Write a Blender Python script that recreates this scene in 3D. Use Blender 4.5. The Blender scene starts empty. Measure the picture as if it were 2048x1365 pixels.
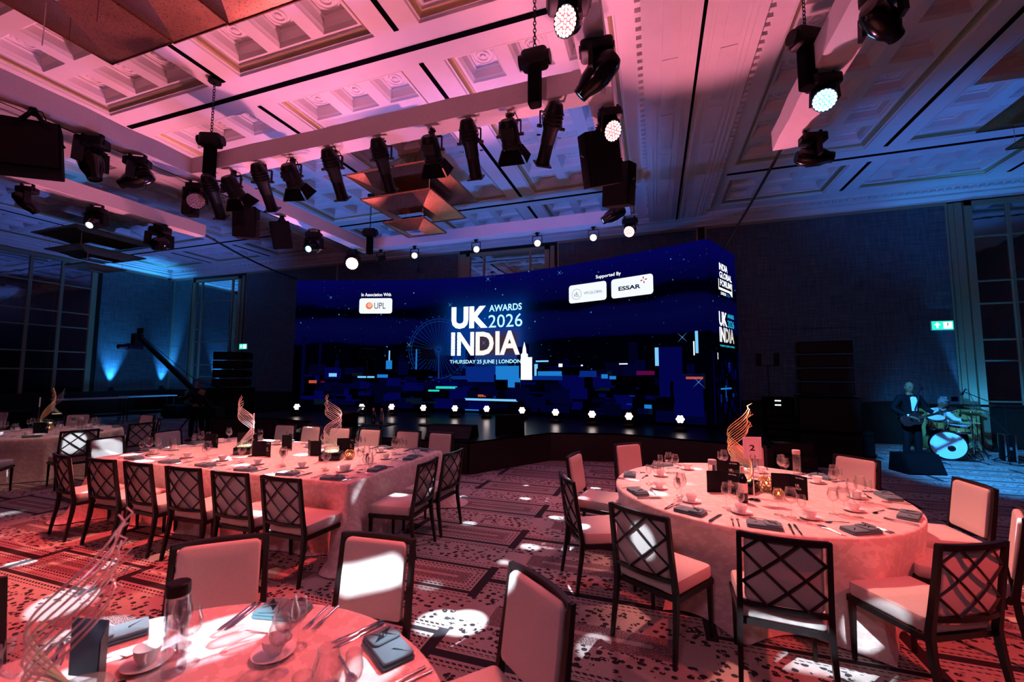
import bpy, math, random
from mathutils import Vector, Matrix, Euler
random.seed(11)
PI = math.pi
scn = bpy.context.scene
COL = scn.collection
R = math.radians

# ------------------------------------------------------------------ camera
def make_camera():
    yaw, pitch, roll, fpx = R(18.6445), R(4.6164), R(0.1383), 844.8
    f = Vector((-math.sin(yaw)*math.cos(pitch), math.cos(yaw)*math.cos(pitch), math.sin(pitch)))
    r = Vector((math.cos(yaw), math.sin(yaw), 0)); u = r.cross(f)
    r2 = r*math.cos(roll)+u*math.sin(roll); u2 = r2.cross(f)
    cd = bpy.data.cameras.new('camera'); cd.sensor_width = 36; cd.lens = fpx/2048*36
    cd.clip_start = .05; cd.clip_end = 100
    cd.dof.use_dof = True; cd.dof.focus_distance = 6.5; cd.dof.aperture_fstop = 2.4
    c = bpy.data.objects.new('camera', cd); COL.objects.link(c)
    m = Matrix((r2, u2, -f)).transposed().to_4x4(); m.translation = Vector((0, 0, 1.85))
    c.matrix_world = m
    scn.camera = c
make_camera()

# ------------------------------------------------------------------ view + world
scn.view_settings.view_transform = 'Standard'
scn.view_settings.look = 'None'
scn.view_settings.gamma = 1.0
scn.view_settings.use_curve_mapping = False
scn.view_settings.exposure = 0.0
w = bpy.data.worlds.new('world'); scn.world = w; w.use_nodes = True
w.node_tree.nodes['Background'].inputs[0].default_value = (.10, .12, .30, 1)
w.node_tree.nodes['Background'].inputs[1].default_value = .02

# ------------------------------------------------------------------ light rig
PINK = (1.0, .25, .40); RED = (1.0, .075, .08); SALM = (1.0, .32, .27); BLUE = (.05, .22, 1.0)
CYAN = (.03, .34, 1.0); WHITE = (.72, .84, 1.0); MAUVE = (.55, .33, .75); WARM = (1.0, .55, .38)
def spot(name, loc, tgt, col, power, deg, blend=.4, size=.06):
    l = bpy.data.lights.new(name, 'SPOT'); l.color = col; l.energy = power
    l.spot_size = R(deg); l.spot_blend = blend; l.shadow_soft_size = size
    o = bpy.data.objects.new(name, l); COL.objects.link(o); o.location = loc
    o.rotation_euler = (Vector(tgt)-Vector(loc)).to_track_quat('-Z', 'Y').to_euler()
    return o
def area(name, loc, tgt, col, power, sx, sy):
    l = bpy.data.lights.new(name, 'AREA'); l.color = col; l.energy = power; l.shape = 'RECTANGLE'
    l.size = sx; l.size_y = sy
    o = bpy.data.objects.new(name, l); COL.objects.link(o); o.location = loc
    o.rotation_euler = (Vector(tgt)-Vector(loc)).to_track_quat('-Z', 'Y').to_euler()
    return o
RIG = [
 # pink wash thrown up at the ceiling from the lip of the stage, plus one added bounce fill
 ('uplight_pink_a', (-8.6, 10.4, 1.0), (-7.4, 3.0, 6.9), PINK, 2400, 60, .5, .10),
 ('uplight_pink_b', (-3.6, 10.9, 1.0), (-3.4, 3.2, 6.9), PINK, 2600, 60, .5, .10),
 ('uplight_pink_c', (.5, 9.9, 1.0), (.9, 3.4, 6.9), PINK, 1700, 56, .5, .10),
 ('uplight_pink_e', (-10.3, 10.0, 1.0), (-11.6, 3.6, 6.9), PINK, 1500, 52, .5, .10),
 ('bounce_fill_pink', (-2.5, -4.5, 2.4), (-4.0, 9.0, 6.9), PINK, 420, 60, .7, .20),  # added behind the camera, stands in for pink bounce on the far coffers
 # blue wash on the far ceiling and the walls, plus added violet and wall fills
 ('fill_violet', (-5.4, 7.0, .7), (-5.0, 5.0, 6.9), (.36, .26, 1.0), 520, 120, 1.0, .30),  # added broad fill for the purple ambient, no fixture here
 ('uplight_blue_a', (-12.5, 6.8, .5), (-6.5, 11.0, 6.9), BLUE, 1500, 66, .6, .15),
 ('uplight_blue_b', (6.0, 10.2, .5), (7.0, 11.6, 6.9), BLUE, 900, 74, .8, .15),
 ('uplight_blue_c', (-1.2, 6.4, .4), (-3.4, 9.8, 6.9), BLUE, 1000, 66, .7, .15),
 ('uplight_blue_d', (-15.5, 9.2, .5), (-18.0, 10.0, 6.9), (.12, .22, 1.0), 900, 84, .8, .15),
 ('uplight_cyan_streak', (-13.5, 7.4, .9), (-14.2, 5.6, 6.9), CYAN, 700, 26, .5, .05),
 ('fill_wall_blue', (-16.0, 11.5, .4), (-22.6, 13.2, 3.4), CYAN, 480, 60, .8, .3),  # added low in the room to lift the blue of the left wall
 ('wall_wash_right', (5.2, 13.2, .2), (7.8, 14.37, 1.7), CYAN, 130, 80, .9, .2),
 # red and salmon washes on the tables, from the house trusses, plus an added mauve fill
 ('wash_red_front_right', (4.6, 1.2, 5.2), (1.6, 4.6, .5), RED, 1500, 44, .7, .12),
 ('wash_red_front_left', (-5.9, 3.0, 5.1), (-4.9, 2.1, .0), RED, 1500, 76, .8, .12),
 ('wash_salmon_table_one', (-4.3, 5.4, 4.9), (-5.0, 4.55, .76), SALM, 1500, 54, .6, .10),
 ('wash_salmon_table_two', (-.1, 5.5, 4.4), (1.0, 4.7, .76), SALM, 1350, 52, .6, .10),
 ('wash_salmon_near', (-.7, 3.2, 4.4), (-1.8, 1.1, .76), (1.0, .13, .13), 850, 46, .6, .10),
 ('wash_salmon_table_far', (-8.2, 5.2, 4.4), (-10.8, 4.8, .76), WARM, 200, 46, .7, .10),
 ('wash_mauve_aisle', (-.6, 7.3, 4.4), (-1.4, 4.8, 0), (.85, .28, .38), 320, 76, .8, .2),
 ('fill_mauve_front', (-1.0, -4.5, 5.4), (-1.0, 3.6, .4), (.62, .27, .44), 430, 70, .9, .4),  # added frontal fill from behind the camera, no fixture built
 # blue on the band corner
 ('wash_blue_band', (2.3, 6.6, 4.4), (7.2, 11.4, .0), CYAN, 7000, 42, .7, .12),
]
for a in RIG: spot(*a)

# ------------------------------------------------------------------ mesh builder
class MB:
    def __init__(s): s.v = []; s.f = []; s.mi = []; s.cur = 0
    def add(s, vs, fs):
        b = len(s.v); s.v += [tuple(v) for v in vs]
        for f in fs: s.f.append([i+b for i in f]); s.mi.append(s.cur)
        return s
    def box(s, c, d, M=None):
        x, y, z = d[0]/2, d[1]/2, d[2]/2; c = Vector(c)
        vs = [Vector((i*x, j*y, k*z)) for k in (-1, 1) for j in (-1, 1) for i in (-1, 1)]
        if M is not None: vs = [M @ v for v in vs]
        return s.add([v+c for v in vs], [(0, 2, 3, 1), (4, 5, 7, 6), (0, 1, 5, 4), (2, 6, 7, 3), (0, 4, 6, 2), (1, 3, 7, 5)])
    def b2(s, x0, x1, y0, y1, z0, z1): return s.box(((x0+x1)/2, (y0+y1)/2, (z0+z1)/2), (x1-x0, y1-y0, z1-z0))
    def frame(s, p0, p1):
        d = (Vector(p1)-Vector(p0)); L = d.length; d.normalize()
        up = Vector((0, 0, 1)) if abs(d.z) < .95 else Vector((0, 1, 0))
        a = d.cross(up).normalized(); b = a.cross(d).normalized(); return d, a, b, L
    def bar(s, p0, p1, w, h):
        d, a, b, L = s.frame(p0, p1); p0 = Vector(p0); p1 = Vector(p1)
        vs = [p+a*i*w/2+b*j*h/2 for p in (p0, p1) for j in (-1, 1) for i in (-1, 1)]
        return s.add(vs, [(0, 1, 3, 2), (4, 6, 7, 5), (0, 4, 5, 1), (2, 3, 7, 6), (0, 2, 6, 4), (1, 5, 7, 3)])
    def cyl(s, p0, p1, r0, r1=None, n=12, caps=True):
        r1 = r0 if r1 is None else r1
        d, a, b, L = s.frame(p0, p1); vs = []
        for p, r in ((Vector(p0), r0), (Vector(p1), r1)):
            for i in range(n): t = 2*PI*i/n; vs.append(p+a*math.cos(t)*r+b*math.sin(t)*r)
        fs = [(i, (i+1) % n, n+(i+1) % n, n+i) for i in range(n)]
        if caps: fs += [tuple(range(n))[::-1], tuple(range(n, 2*n))]
        return s.add(vs, fs)
    def tube(s, path, r, n=6, closed=False):
        P = [Vector(p) for p in path]; m = len(P); rr = r if isinstance(r, (list, tuple)) else [r]*m
        vs = []; prev = None
        for i, p in enumerate(P):
            q0 = P[i-1] if (i > 0 or closed) else p; q1 = P[(i+1) % m] if (i < m-1 or closed) else p
            d = (q1-q0).normalized()
            if prev is None:
                up = Vector((0, 0, 1)) if abs(d.z) < .9 else Vector((1, 0, 0)); a = d.cross(up).normalized()
            else: a = (prev-d*prev.dot(d)).normalized()
            b = d.cross(a); prev = a
            for k in range(n): t = 2*PI*k/n; vs.append(p+a*math.cos(t)*rr[i]+b*math.sin(t)*rr[i])
        fs = []
        for i in range(m if closed else m-1):
            j = (i+1) % m
            for k in range(n): fs.append((i*n+k, i*n+(k+1) % n, j*n+(k+1) % n, j*n+k))
        if not closed: fs += [tuple(range(n))[::-1], tuple((m-1)*n+k for k in range(n))]
        return s.add(vs, fs)
    def lathe(s, prof, n=16, o=(0, 0, 0), M=None, cap0=False, cap1=False):
        vs = []; o = Vector(o)
        for r, z in prof:
            for i in range(n):
                t = 2*PI*i/n; v = Vector((r*math.cos(t), r*math.sin(t), z))
                vs.append((M @ v if M is not None else v)+o)
        fs = []
        for j in range(len(prof)-1):
            for i in range(n): fs.append((j*n+i, j*n+(i+1) % n, (j+1)*n+(i+1) % n, (j+1)*n+i))
        if cap0: fs.append(tuple(range(n))[::-1])
        if cap1: fs.append(tuple((len(prof)-1)*n+i for i in range(n)))
        return s.add(vs, fs)
    def rings(s, rs, cap=True):                       # list of equal-length vertex loops
        n = len(rs[0]); vs = [v for r in rs for v in r]; fs = []
        for j in range(len(rs)-1):
            for i in range(n): fs.append((j*n+i, j*n+(i+1) % n, (j+1)*n+(i+1) % n, (j+1)*n+i))
        if cap: fs += [tuple(range(n))[::-1], tuple((len(rs)-1)*n+i for i in range(n))]
        return s.add(vs, fs)
    def cushion(s, w, d, z0, z1, rad=.04, bev=.02, w2=None, fn=None):   # rounded slab, w2 = width at +y
        w2 = w if w2 is None else w2
        def loop(z, ins):
            out = []
            for cx, cy, a0 in ((1, 1, 0), (-1, 1, 90), (-1, -1, 180), (1, -1, 270)):
                for k in range(4):
                    a = R(a0+30*k); ww = (w2 if cy > 0 else w)/2-ins; dd = d/2-ins; r = max(rad-ins, .004)
                    x = cx*(ww-r)+r*math.cos(a); y = cy*(dd-r)+r*math.sin(a)
                    out.append((x, y, z))
            return out
        L = [loop(z0, bev), loop(z0+bev*.35, bev*.3), loop(z0+bev, 0), loop(z1-bev, 0), loop(z1-bev*.35, bev*.3), loop(z1, bev), loop(z1+bev*.15, bev+.06)]
        if fn: L = [[fn(Vector(p)) for p in l] for l in L]
        return s.rings(L)
    def sphere(s, c, r, n=10, m=6):
        rx, ry, rz = r if isinstance(r, (list, tuple)) else (r, r, r); c = Vector(c)
        prof = [(math.sin(PI*(j+.02)/(m+.04)), -math.cos(PI*(j+.02)/(m+.04))) for j in range(m+1)]
        b = len(s.v); s.lathe(prof, n, cap0=True, cap1=True)
        for i in range(b, len(s.v)): v = s.v[i]; s.v[i] = (c.x+v[0]*rx, c.y+v[1]*ry, c.z+v[2]*rz)
        return s
    def xf(s, M, start=0):
        for i in range(start, len(s.v)): s.v[i] = tuple(M @ Vector(s.v[i]))
        return s
    def mesh(s, name, mats, sharp=38):
        me = bpy.data.meshes.new(name); me.from_pydata(s.v, [], s.f)
        for m in (mats if isinstance(mats, (list, tuple)) else [mats]): me.materials.append(m)
        if any(s.mi): me.polygons.foreach_set('material_index', s.mi)
        me.polygons.foreach_set('use_smooth', [True]*len(s.f)); me.update()
        me.set_sharp_from_angle(angle=R(sharp))
        return me
    def obj(s, name, mats, parent=None, loc=None, rz=None, sharp=38):
        return ob(name, s.mesh(name, mats, sharp), parent, loc, rz)

def ob(name, me, parent=None, loc=None, rz=None):
    o = bpy.data.objects.new(name, me); COL.objects.link(o)
    if parent is not None: o.parent = parent
    if loc is not None: o.location = loc
    if rz is not None: o.rotation_euler = (0, 0, rz)
    return o
def tag(o, label, cat, group=None):
    o['label'] = label; o['category'] = cat
    if group: o['group'] = group
    return o
def thing(name, label, cat, loc=(0, 0, 0), rz=0, group=None):
    o = bpy.data.objects.new(name, None); COL.objects.link(o); o.location = loc; o.rotation_euler = (0, 0, rz)
    o.empty_display_size = .05
    return tag(o, label, cat, group)
KIDS = {}
def dup(root, loc, rot=None, label=None, group=None):
    r = root.copy(); COL.objects.link(r); r.location = loc
    if rot is not None: r.rotation_euler = rot if isinstance(rot, (tuple, Euler)) else (0, 0, rot)
    if label: r['label'] = label
    if group: r['group'] = group
    if root.name not in KIDS: KIDS[root.name] = [(c, list(c.children)) for c in root.children]
    for ch, gs in KIDS[root.name]:
        c = ch.copy(); COL.objects.link(c); c.parent = r
        for g in gs: d = g.copy(); COL.objects.link(d); d.parent = c
    return r
def struct(o): o['kind'] = 'structure'; return o
def aimM(d):                                          # rotation taking +Z to direction d
    return Vector(d).normalized().to_track_quat('Z', 'Y').to_matrix()

# ------------------------------------------------------------------ node helper
class NT:
    def __init__(s, name):
        s.m = bpy.data.materials.new(name); s.m.use_nodes = True; s.t = s.m.node_tree; s.t.nodes.clear()
        s.out = s.t.nodes.new('ShaderNodeOutputMaterial')
    def n(s, typ, **kw):
        nd = s.t.nodes.new('ShaderNode'+typ)
        for k, v in kw.items(): setattr(nd, k, v)
        return nd
    def set(s, sock, v):
        if isinstance(v, bpy.types.NodeSocket): s.t.links.new(v, sock)
        else: sock.default_value = v
    def math(s, op, a, b=None, c=None, clamp=False):
        nd = s.n('Math', operation=op, use_clamp=clamp); s.set(nd.inputs[0], a)
        if b is not None: s.set(nd.inputs[1], b)
        if c is not None: s.set(nd.inputs[2], c)
        return nd.outputs[0]
    def add(s, a, b): return s.math('ADD', a, b)
    def sub(s, a, b): return s.math('SUBTRACT', a, b)
    def mul(s, a, b): return s.math('MULTIPLY', a, b)
    def lt(s, a, b): return s.math('LESS_THAN', a, b)
    def gt(s, a, b): return s.math('GREATER_THAN', a, b)
    def mn(s, a, b): return s.math('MINIMUM', a, b)
    def mx(s, a, b): return s.math('MAXIMUM', a, b)
    def ab(s, a): return s.math('ABSOLUTE', a)
    def mod(s, a, b): return s.math('FLOORED_MODULO', a, b)
    def band(s, a, lo, hi): return s.mul(s.gt(a, lo), s.lt(a, hi))
    def mix(s, f, a, b):
        nd = s.n('Mix', data_type='RGBA'); s.set(nd.inputs[0], f); s.set(nd.inputs[6], a); s.set(nd.inputs[7], b); return nd.outputs[2]
    def xyz(s, kind='Object'):
        tc = s.n('TexCoord'); sp = s.n('SeparateXYZ'); s.t.links.new(tc.outputs[kind], sp.inputs[0])
        return tc.outputs[kind], sp.outputs[0], sp.outputs[1], sp.outputs[2]
    def comb(s, x, y, z=0.0):
        nd = s.n('CombineXYZ'); s.set(nd.inputs[0], x); s.set(nd.inputs[1], y); s.set(nd.inputs[2], z); return nd.outputs[0]
    def noise(s, vec, scale, detail=2.0, out=0):
        nd = s.n('TexNoise'); s.set(nd.inputs['Vector'], vec); nd.inputs['Scale'].default_value = scale; nd.inputs['Detail'].default_value = detail
        return nd.outputs[out]
    def voro(s, vec, scale, feature='F1', out='Distance'):
        nd = s.n('TexVoronoi', feature=feature); s.set(nd.inputs['Vector'], vec); nd.inputs['Scale'].default_value = scale; return nd.outputs[out]
    def ramp(s, fac, stops):
        nd = s.n('ValToRGB'); s.set(nd.inputs[0], fac); e = nd.color_ramp.elements
        while len(e) < len(stops): e.new(.5)
        for i, (p, c) in enumerate(stops): e[i].position = p; e[i].color = (*c, 1)
        return nd.outputs[0]
    def bump(s, h, strength=.3, dist=.01):
        nd = s.n('Bump'); s.set(nd.inputs['Height'], h); nd.inputs['Strength'].default_value = strength; nd.inputs['Distance'].default_value = dist
        return nd.outputs[0]
    def prin(s, col, rough=.6, metal=0.0, bump=None, **kw):
        p = s.n('BsdfPrincipled'); s.set(p.inputs['Base Color'], col if not isinstance(col, tuple) else (*col[:3], 1))
        s.set(p.inputs['Roughness'], rough); s.set(p.inputs['Metallic'], metal)
        if bump is not None: s.set(p.inputs['Normal'], bump)
        for k, v in kw.items(): s.set(p.inputs[k.replace('_', ' ')], v)
        s.t.links.new(p.outputs[0], s.out.inputs[0]); return s.m
    def emit(s, col, st=1.0):
        e = s.n('Emission'); s.set(e.inputs[0], col if not isinstance(col, tuple) else (*col[:3], 1)); s.set(e.inputs[1], st)
        s.t.links.new(e.outputs[0], s.out.inputs[0]); return s.m
def simple(name, col, rough=.6, metal=0.0, grain=0.0, gscale=40.0, **kw):
    t = NT(name)
    if grain:
        v = t.xyz()[0]; nz = t.noise(v, gscale, 3.0)
        c = t.mix(nz, tuple(x*(1-grain) for x in col)+(1,), tuple(min(1, x*(1+grain)) for x in col)+(1,))
        return t.prin(c, rough, metal, **kw)
    return t.prin(col, rough, metal, **kw)
def emat(name, col, st): return NT(name).emit(col, st)
def glass(name, tint=(1, 1, 1), fac_scale=1.0, rough=.02, base=.04):
    t = NT(name); tr = t.n('BsdfTransparent'); tr.inputs[0].default_value = (*tint, 1)
    gl = t.n('BsdfGlossy'); gl.inputs['Roughness'].default_value = rough
    lw = t.n('LayerWeight'); lw.inputs[0].default_value = .35
    f = t.math('MULTIPLY_ADD', lw.outputs['Facing'], fac_scale*.55, base)
    mx = t.n('MixShader'); t.t.links.new(f, mx.inputs[0]); t.t.links.new(tr.outputs[0], mx.inputs[1]); t.t.links.new(gl.outputs[0], mx.inputs[2])
    t.t.links.new(mx.outputs[0], t.out.inputs[0]); return t.m

# ------------------------------------------------------------------ materials
def carpet():
    t = NT('carpet'); v, x, y, z = t.xyz()
    u = t.mod(t.add(x, 2.80), 3.14)
    wob = t.noise(v, 60, 2.0)
    inA = t.lt(u, 1.30)
    va = t.mod(t.sub(y, 4.47), 1.04)
    rect = t.mul(inA, t.lt(va, .50))
    # distance inside the small rectangle to its edge
    dr = t.mn(t.mn(va, t.sub(.50, va)), t.mn(u, t.sub(1.30, u)))
    # distance to the long black lines of the wide columns
    wl = t.ab(t.sub(t.mod(t.add(t.sub(y, 4.75), .52), 1.04), .52))
    ub = t.sub(u, 1.30)
    eb = t.mn(ub, t.sub(1.84, ub))
    # in the gaps of column A, distance to the rectangles above and below
    dg = t.mn(t.sub(va, .50), t.sub(1.04, va))
    spots = t.voro(t.comb(t.mul(x, 1.0), t.mul(y, 1.25)), 17.0)
    spot2 = t.noise(t.comb(x, y), 34.0, 1.0)
    leo = t.mx(t.lt(spots, .40), 0.0)
    leo = t.mul(leo, t.gt(spot2, .40))
    dots = t.mul(t.gt(t.mod(t.add(x, y), .045), .014), t.gt(t.mod(y, .03), .009))
    def stripes(d):                                       # border ornament as a function of distance
        a = t.lt(d, .045)                                 # solid black
        b = t.mul(t.band(d, .062, .082), dots)
        c = t.mul(t.band(d, .10, .122), dots)
        e = t.mul(t.band(d, .14, .16), dots)
        return t.mx(t.mx(a, b), t.mx(c, e))
    sA = stripes(dr)
    gAb = t.mx(t.mul(t.band(dg, .02, .04), dots), t.mx(t.mul(t.band(dg, .06, .08), dots), t.mul(t.gt(dg, .10), leo)))
    sB = t.mx(t.mx(t.lt(wl, .035), t.mul(t.band(wl, .055, .078), dots)), t.mul(t.band(wl, .10, .122), dots))
    sB = t.mx(sB, t.mul(t.gt(wl, .15), leo))
    inner = t.mul(t.gt(dr, .165), rect)
    fuzz = t.gt(t.noise(v, 130, 2.0), .46)
    barA = t.mul(t.lt(t.ab(t.sub(va, .25)), .018), t.band(u, .26, 1.04))
    barB = t.mul(t.gt(wl, .497), t.band(ub, .40, 1.44))
    fzB = t.mul(t.mul(t.gt(wl, .395), t.band(ub, .26, 1.58)), t.sub(1.0, barB))
    dark = t.mx(t.mul(rect, sA), t.mx(t.mul(t.mul(inA, t.sub(1.0, t.lt(va, .50))), gAb), t.mul(t.sub(1.0, inA), t.mul(sB, t.sub(1.0, t.gt(wl, .395))))))
    edge = t.mul(t.lt(t.mn(t.ab(t.sub(u, 1.30)), t.mn(u, t.sub(3.14, u))), .042), t.mx(t.lt(va, .54), t.gt(va, 1.0)))
    dark = t.mx(dark, edge)
    brown = t.mul(t.mx(t.mul(inner, t.sub(1.0, barA)), t.mul(t.sub(1.0, inA), fzB)), fuzz)
    tan = t.mix(wob, (.34, .28, .25, 1), (.47, .40, .36, 1))
    c = t.mix(brown, tan, (.10, .045, .05, 1))
    c = t.mix(dark, c, (.012, .009, .013, 1))
    return t.prin(c, .95, 0, bump=t.bump(t.noise(v, 400, 1.0), .5, .004))
def plaster():
    t = NT('plaster'); v = t.xyz()[0]; n = t.noise(v, 3, 3)
    return t.prin(t.mix(n, (.66, .63, .60, 1), (.76, .73, .70, 1)), .7, 0)
def fabric_wall():
    t = NT('wall_fabric'); v, x, y, z = t.xyz()
    a = t.noise(t.comb(t.mul(t.add(x, y), 1.0), 0.0, t.mul(z, .06)), 28, 3.0)
    b = t.noise(t.comb(t.mul(t.add(x, y), .06), 0.0, z), 28, 3.0)
    f = t.mul(t.add(a, b), .5)
    c = t.ramp(f, [(.34, (.030, .038, .050)), (.52, (.070, .088, .108)), (.68, (.12, .145, .165))])
    return t.prin(c, .55, 0, bump=t.bump(f, .4, .01), Sheen_Weight=.2)
def damask(name, base, hi):
    t = NT(name); v, x, y, z = t.xyz()
    q = t.comb(t.add(x, t.mul(y, .35)), t.add(y, t.mul(z, 1.0)), z)
    n = t.noise(q, 17.0, 5.0); w = t.voro(t.comb(x, t.add(y, z), t.sub(z, y)), 6.5, 'SMOOTH_F1')
    m = t.math('SUBTRACT', n, t.mul(w, .22)); pat = t.math('MULTIPLY', t.math('GREATER_THAN', m, .43), 1.0)
    fine = t.noise(q, 90, 1.0)
    c = t.mix(pat, (*base, 1), (*hi, 1))
    return t.prin(c, t.math('MULTIPLY_ADD', pat, -.2, .75), 0, bump=t.bump(fine, .15, .003), Sheen_Weight=.3)
def woven(name, base, sc=220, sheen=.2, rough=.85):
    t = NT(name); v, x, y, z = t.xyz(); n = t.noise(v, sc, 2)
    c = t.mix(n, tuple(i*.82 for i in base)+(1,), tuple(min(1, i*1.12) for i in base)+(1,))
    return t.prin(c, rough, 0, bump=t.bump(n, .25, .002), Sheen_Weight=sheen)
def perforated():
    t = NT('perforated_copper'); v, x, y, z = t.xyz()
    w = t.voro(v, 32.0); hole = t.lt(w, .27)
    n = t.noise(v, 3, 3)
    col = t.mix(n, (.22, .085, .04, 1), (.42, .20, .10, 1))
    p = t.n('BsdfPrincipled'); t.set(p.inputs['Base Color'], t.mix(hole, col, (.02, .01, .008, 1)))
    p.inputs['Roughness'].default_value = .33; t.set(p.inputs['Metallic'], t.mul(t.sub(1.0, hole), .85))
    t.t.links.new(p.outputs[0], t.out.inputs[0]); return t.m
def mirror(name, tint):
    t = NT(name); v = t.xyz()[0]; n = t.noise(v, 1.6, 2)
    return t.prin(tint, .035, 1.0, bump=t.bump(n, .06, .05))
def brushed(name, col, rough=.35, metal=.9):
    t = NT(name); v, x, y, z = t.xyz(); n = t.noise(v, 30, 2)
    return t.prin(t.mix(n, tuple(i*.75 for i in col)+(1,), (*col, 1)), rough, metal)

M_carpet = carpet(); M_plaster = plaster(); M_fabric = fabric_wall()
M_gilt = brushed('gilt_moulding', (.50, .40, .20), .45, .55)
M_bronzefr = brushed('bronze_frame', (.36, .32, .20), .45, .35)
M_mirror = mirror('antique_mirror', (.42, .45, .50)); M_pane = mirror('dark_mirror_pane', (.55, .58, .62))
M_wood = simple('dark_wainscot', (.018, .012, .010), .42, 0, .3, 14, Specular_IOR_Level=.25)
M_slot = simple('track_slot_black', (.002, .002, .003), 1.0, Specular_IOR_Level=.02)
M_perf = perforated()
M_black = simple('black_paint', (.005, .005, .006), .45, 0, .2, 30, Specular_IOR_Level=.18)
M_blackm = simple('black_matt', (.003, .003, .004), .9, 0, .2, 30, Specular_IOR_Level=.06)
M_gloss = simple('black_gloss', (.005, .005, .006), .16, 0, .1, 20, Specular_IOR_Level=.3)
M_rubber = simple('black_rubber', (.01, .01, .01), .6, 0, .1, 20)
M_chrome = brushed('chrome', (.75, .77, .80), .12, 1.0)
M_steel = brushed('steel_cutlery', (.72, .70, .68), .16, 1.0)
M_glass = glass('clear_glass'); M_glass2 = glass('thick_clear_acrylic', (.93, .95, .97), 1.2, .03, .08)
M_porc = simple('white_porcelain', (.78, .77, .76), .22, 0, .03, 20)
M_napkin = woven('teal_linen', (.07, .17, .20), 260)
M_uph = woven('beige_upholstery', (.56, .50, .45), 180)
M_frame = simple('dark_bronze_wood', (.010, .007, .007), .36, 0, .25, 30, Specular_IOR_Level=.28)
M_cloth = damask('damask_tablecloth', (.60, .48, .43), (.71, .59, .53))
M_shroud = woven('white_truss_cloth', (.66, .64, .66), 60, .1)
M_stage = simple('stage_carpet_black', (.004, .004, .005), .3, 0, .3, 60, Specular_IOR_Level=.25)
M_skirt = simple('stage_fascia', (.022, .013, .013), .28, 0, .3, 5, Specular_IOR_Level=.3)

# ------------------------------------------------------------------ room shell
XL, XR, YF, YB, ZC = -22.63, 12.55, -8.0, 14.37, 6.9
m = MB(); m.add([(XL, YF, 0), (XR, YF, 0), (XR, YB, 0), (XL, YB, 0)], [(0, 1, 2, 3)])
floor = struct(m.obj('floor', M_carpet))

COLS = [(-22.05, -19.33), (-18.58, -15.86), (-15.11, -12.39), (-10.00, -7.32), (-6.57, -3.86), (-3.10, -.42), (1.95, 4.56), (5.30, 8.03), (8.77, 11.5)]
ROWS = [(-.41, 4.97, 6), (5.71, 11.09, 6), (11.83, 13.55, 2)]
holes = []
for ci, (a, b) in enumerate(COLS):
    for ri, (c, d, k) in enumerate(ROWS):
        if ri == 0 and ci in (0, 1, 6, 7, 8): continue
        if ci == 8 and ri == 1: continue
        holes.append((a, b, c, d, k))
xs = sorted({XL, XR} | {h[0] for h in holes} | {h[1] for h in holes}); ys = sorted({YF, YB} | {h[2] for h in holes} | {h[3] for h in holes})
m = MB()
for i in range(len(xs)-1):
    for j in range(len(ys)-1):
        cx, cy = (xs[i]+xs[i+1])/2, (ys[j]+ys[j+1])/2
        if any(h[0] < cx < h[1] and h[2] < cy < h[3] for h in holes): continue
        m.add([(xs[i], ys[j], ZC), (xs[i], ys[j+1], ZC), (xs[i+1], ys[j+1], ZC), (xs[i+1], ys[j], ZC)], [(0, 1, 2, 3)])
m.b2(XL, XR, YF, YB, 7.6, 7.7)
ceiling = struct(m.obj('ceiling', M_plaster))

# one coffer: sloped well with a ringed rosette
m = MB(); hx, hy, ix, iy, dz = .315, .325, .205, .215, .20
def rl(x, y, z): return [(-x, -y, z), (x, -y, z), (x, y, z), (-x, y, z)]
m.rings([rl(hx, hy, 0), rl(hx-.02, hy-.02, .03), rl(hx-.045, hy-.045, .05), rl(ix+.03, iy+.03, dz-.04), rl(ix, iy, dz-.02), rl(ix, iy, dz)], cap=False)
m.add(rl(ix, iy, dz), [(3, 2, 1, 0)])
m.lathe([(.195, dz), (.19, dz-.012), (.165, dz-.014), (.16, dz-.003), (.125, dz-.004), (.115, dz-.022), (.085, dz-.022), (.08, dz-.006), (.055, dz-.006), (.045, dz-.03), (.02, dz-.036), (.001, dz-.036)], 20)
coffer_me = m.mesh('coffer', M_plaster, 25)
def bay(a, b, c, d, k):
    m = MB(); z = ZC; m.cur = 0
    def lp(i, h): return [(a+i, c+i, z+h), (b-i, c+i, z+h), (b-i, d-i, z+h), (a+i, d-i, z+h)]
    m.rings([lp(0, 0), lp(.015, .03), lp(.04, .035)], cap=False)
    m.cur = 1; m.rings([lp(.04, .035), lp(.07, .075), lp(.11, .09)], cap=False)
    m.cur = 0; m.rings([lp(.11, .09), lp(.12, .115), lp(.16, .12)], cap=False)
    zz = z+.12; ax, bx, cy, dy = a+.16, b-.16, c+.16, d-.16
    px = (b-a-.10)/3; py = (d-c-.10)/k
    cx = [a+.05+px*(i+.5) for i in range(3)]; cyy = [c+.05+py*(j+.5) for j in range(k)]
    X = [ax]+[q for x in cx for q in (x-hx, x+hx)]+[bx]; Y = [cy]+[q for y in cyy for q in (y-hy, y+hy)]+[dy]
    for i in range(len(X)-1):
        for j in range(len(Y)-1):
            if i % 2 and j % 2: continue
            m.add([(X[i], Y[j], zz), (X[i], Y[j+1], zz), (X[i+1], Y[j+1], zz), (X[i+1], Y[j], zz)], [(0, 1, 2, 3)])
    o = m.obj('coffered_bay', [M_plaster, M_gilt], ceiling)
    for x in cx:
        for y in cyy: ob('coffer', coffer_me, o, (x, y, zz))
for h in holes: bay(*h)
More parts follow.
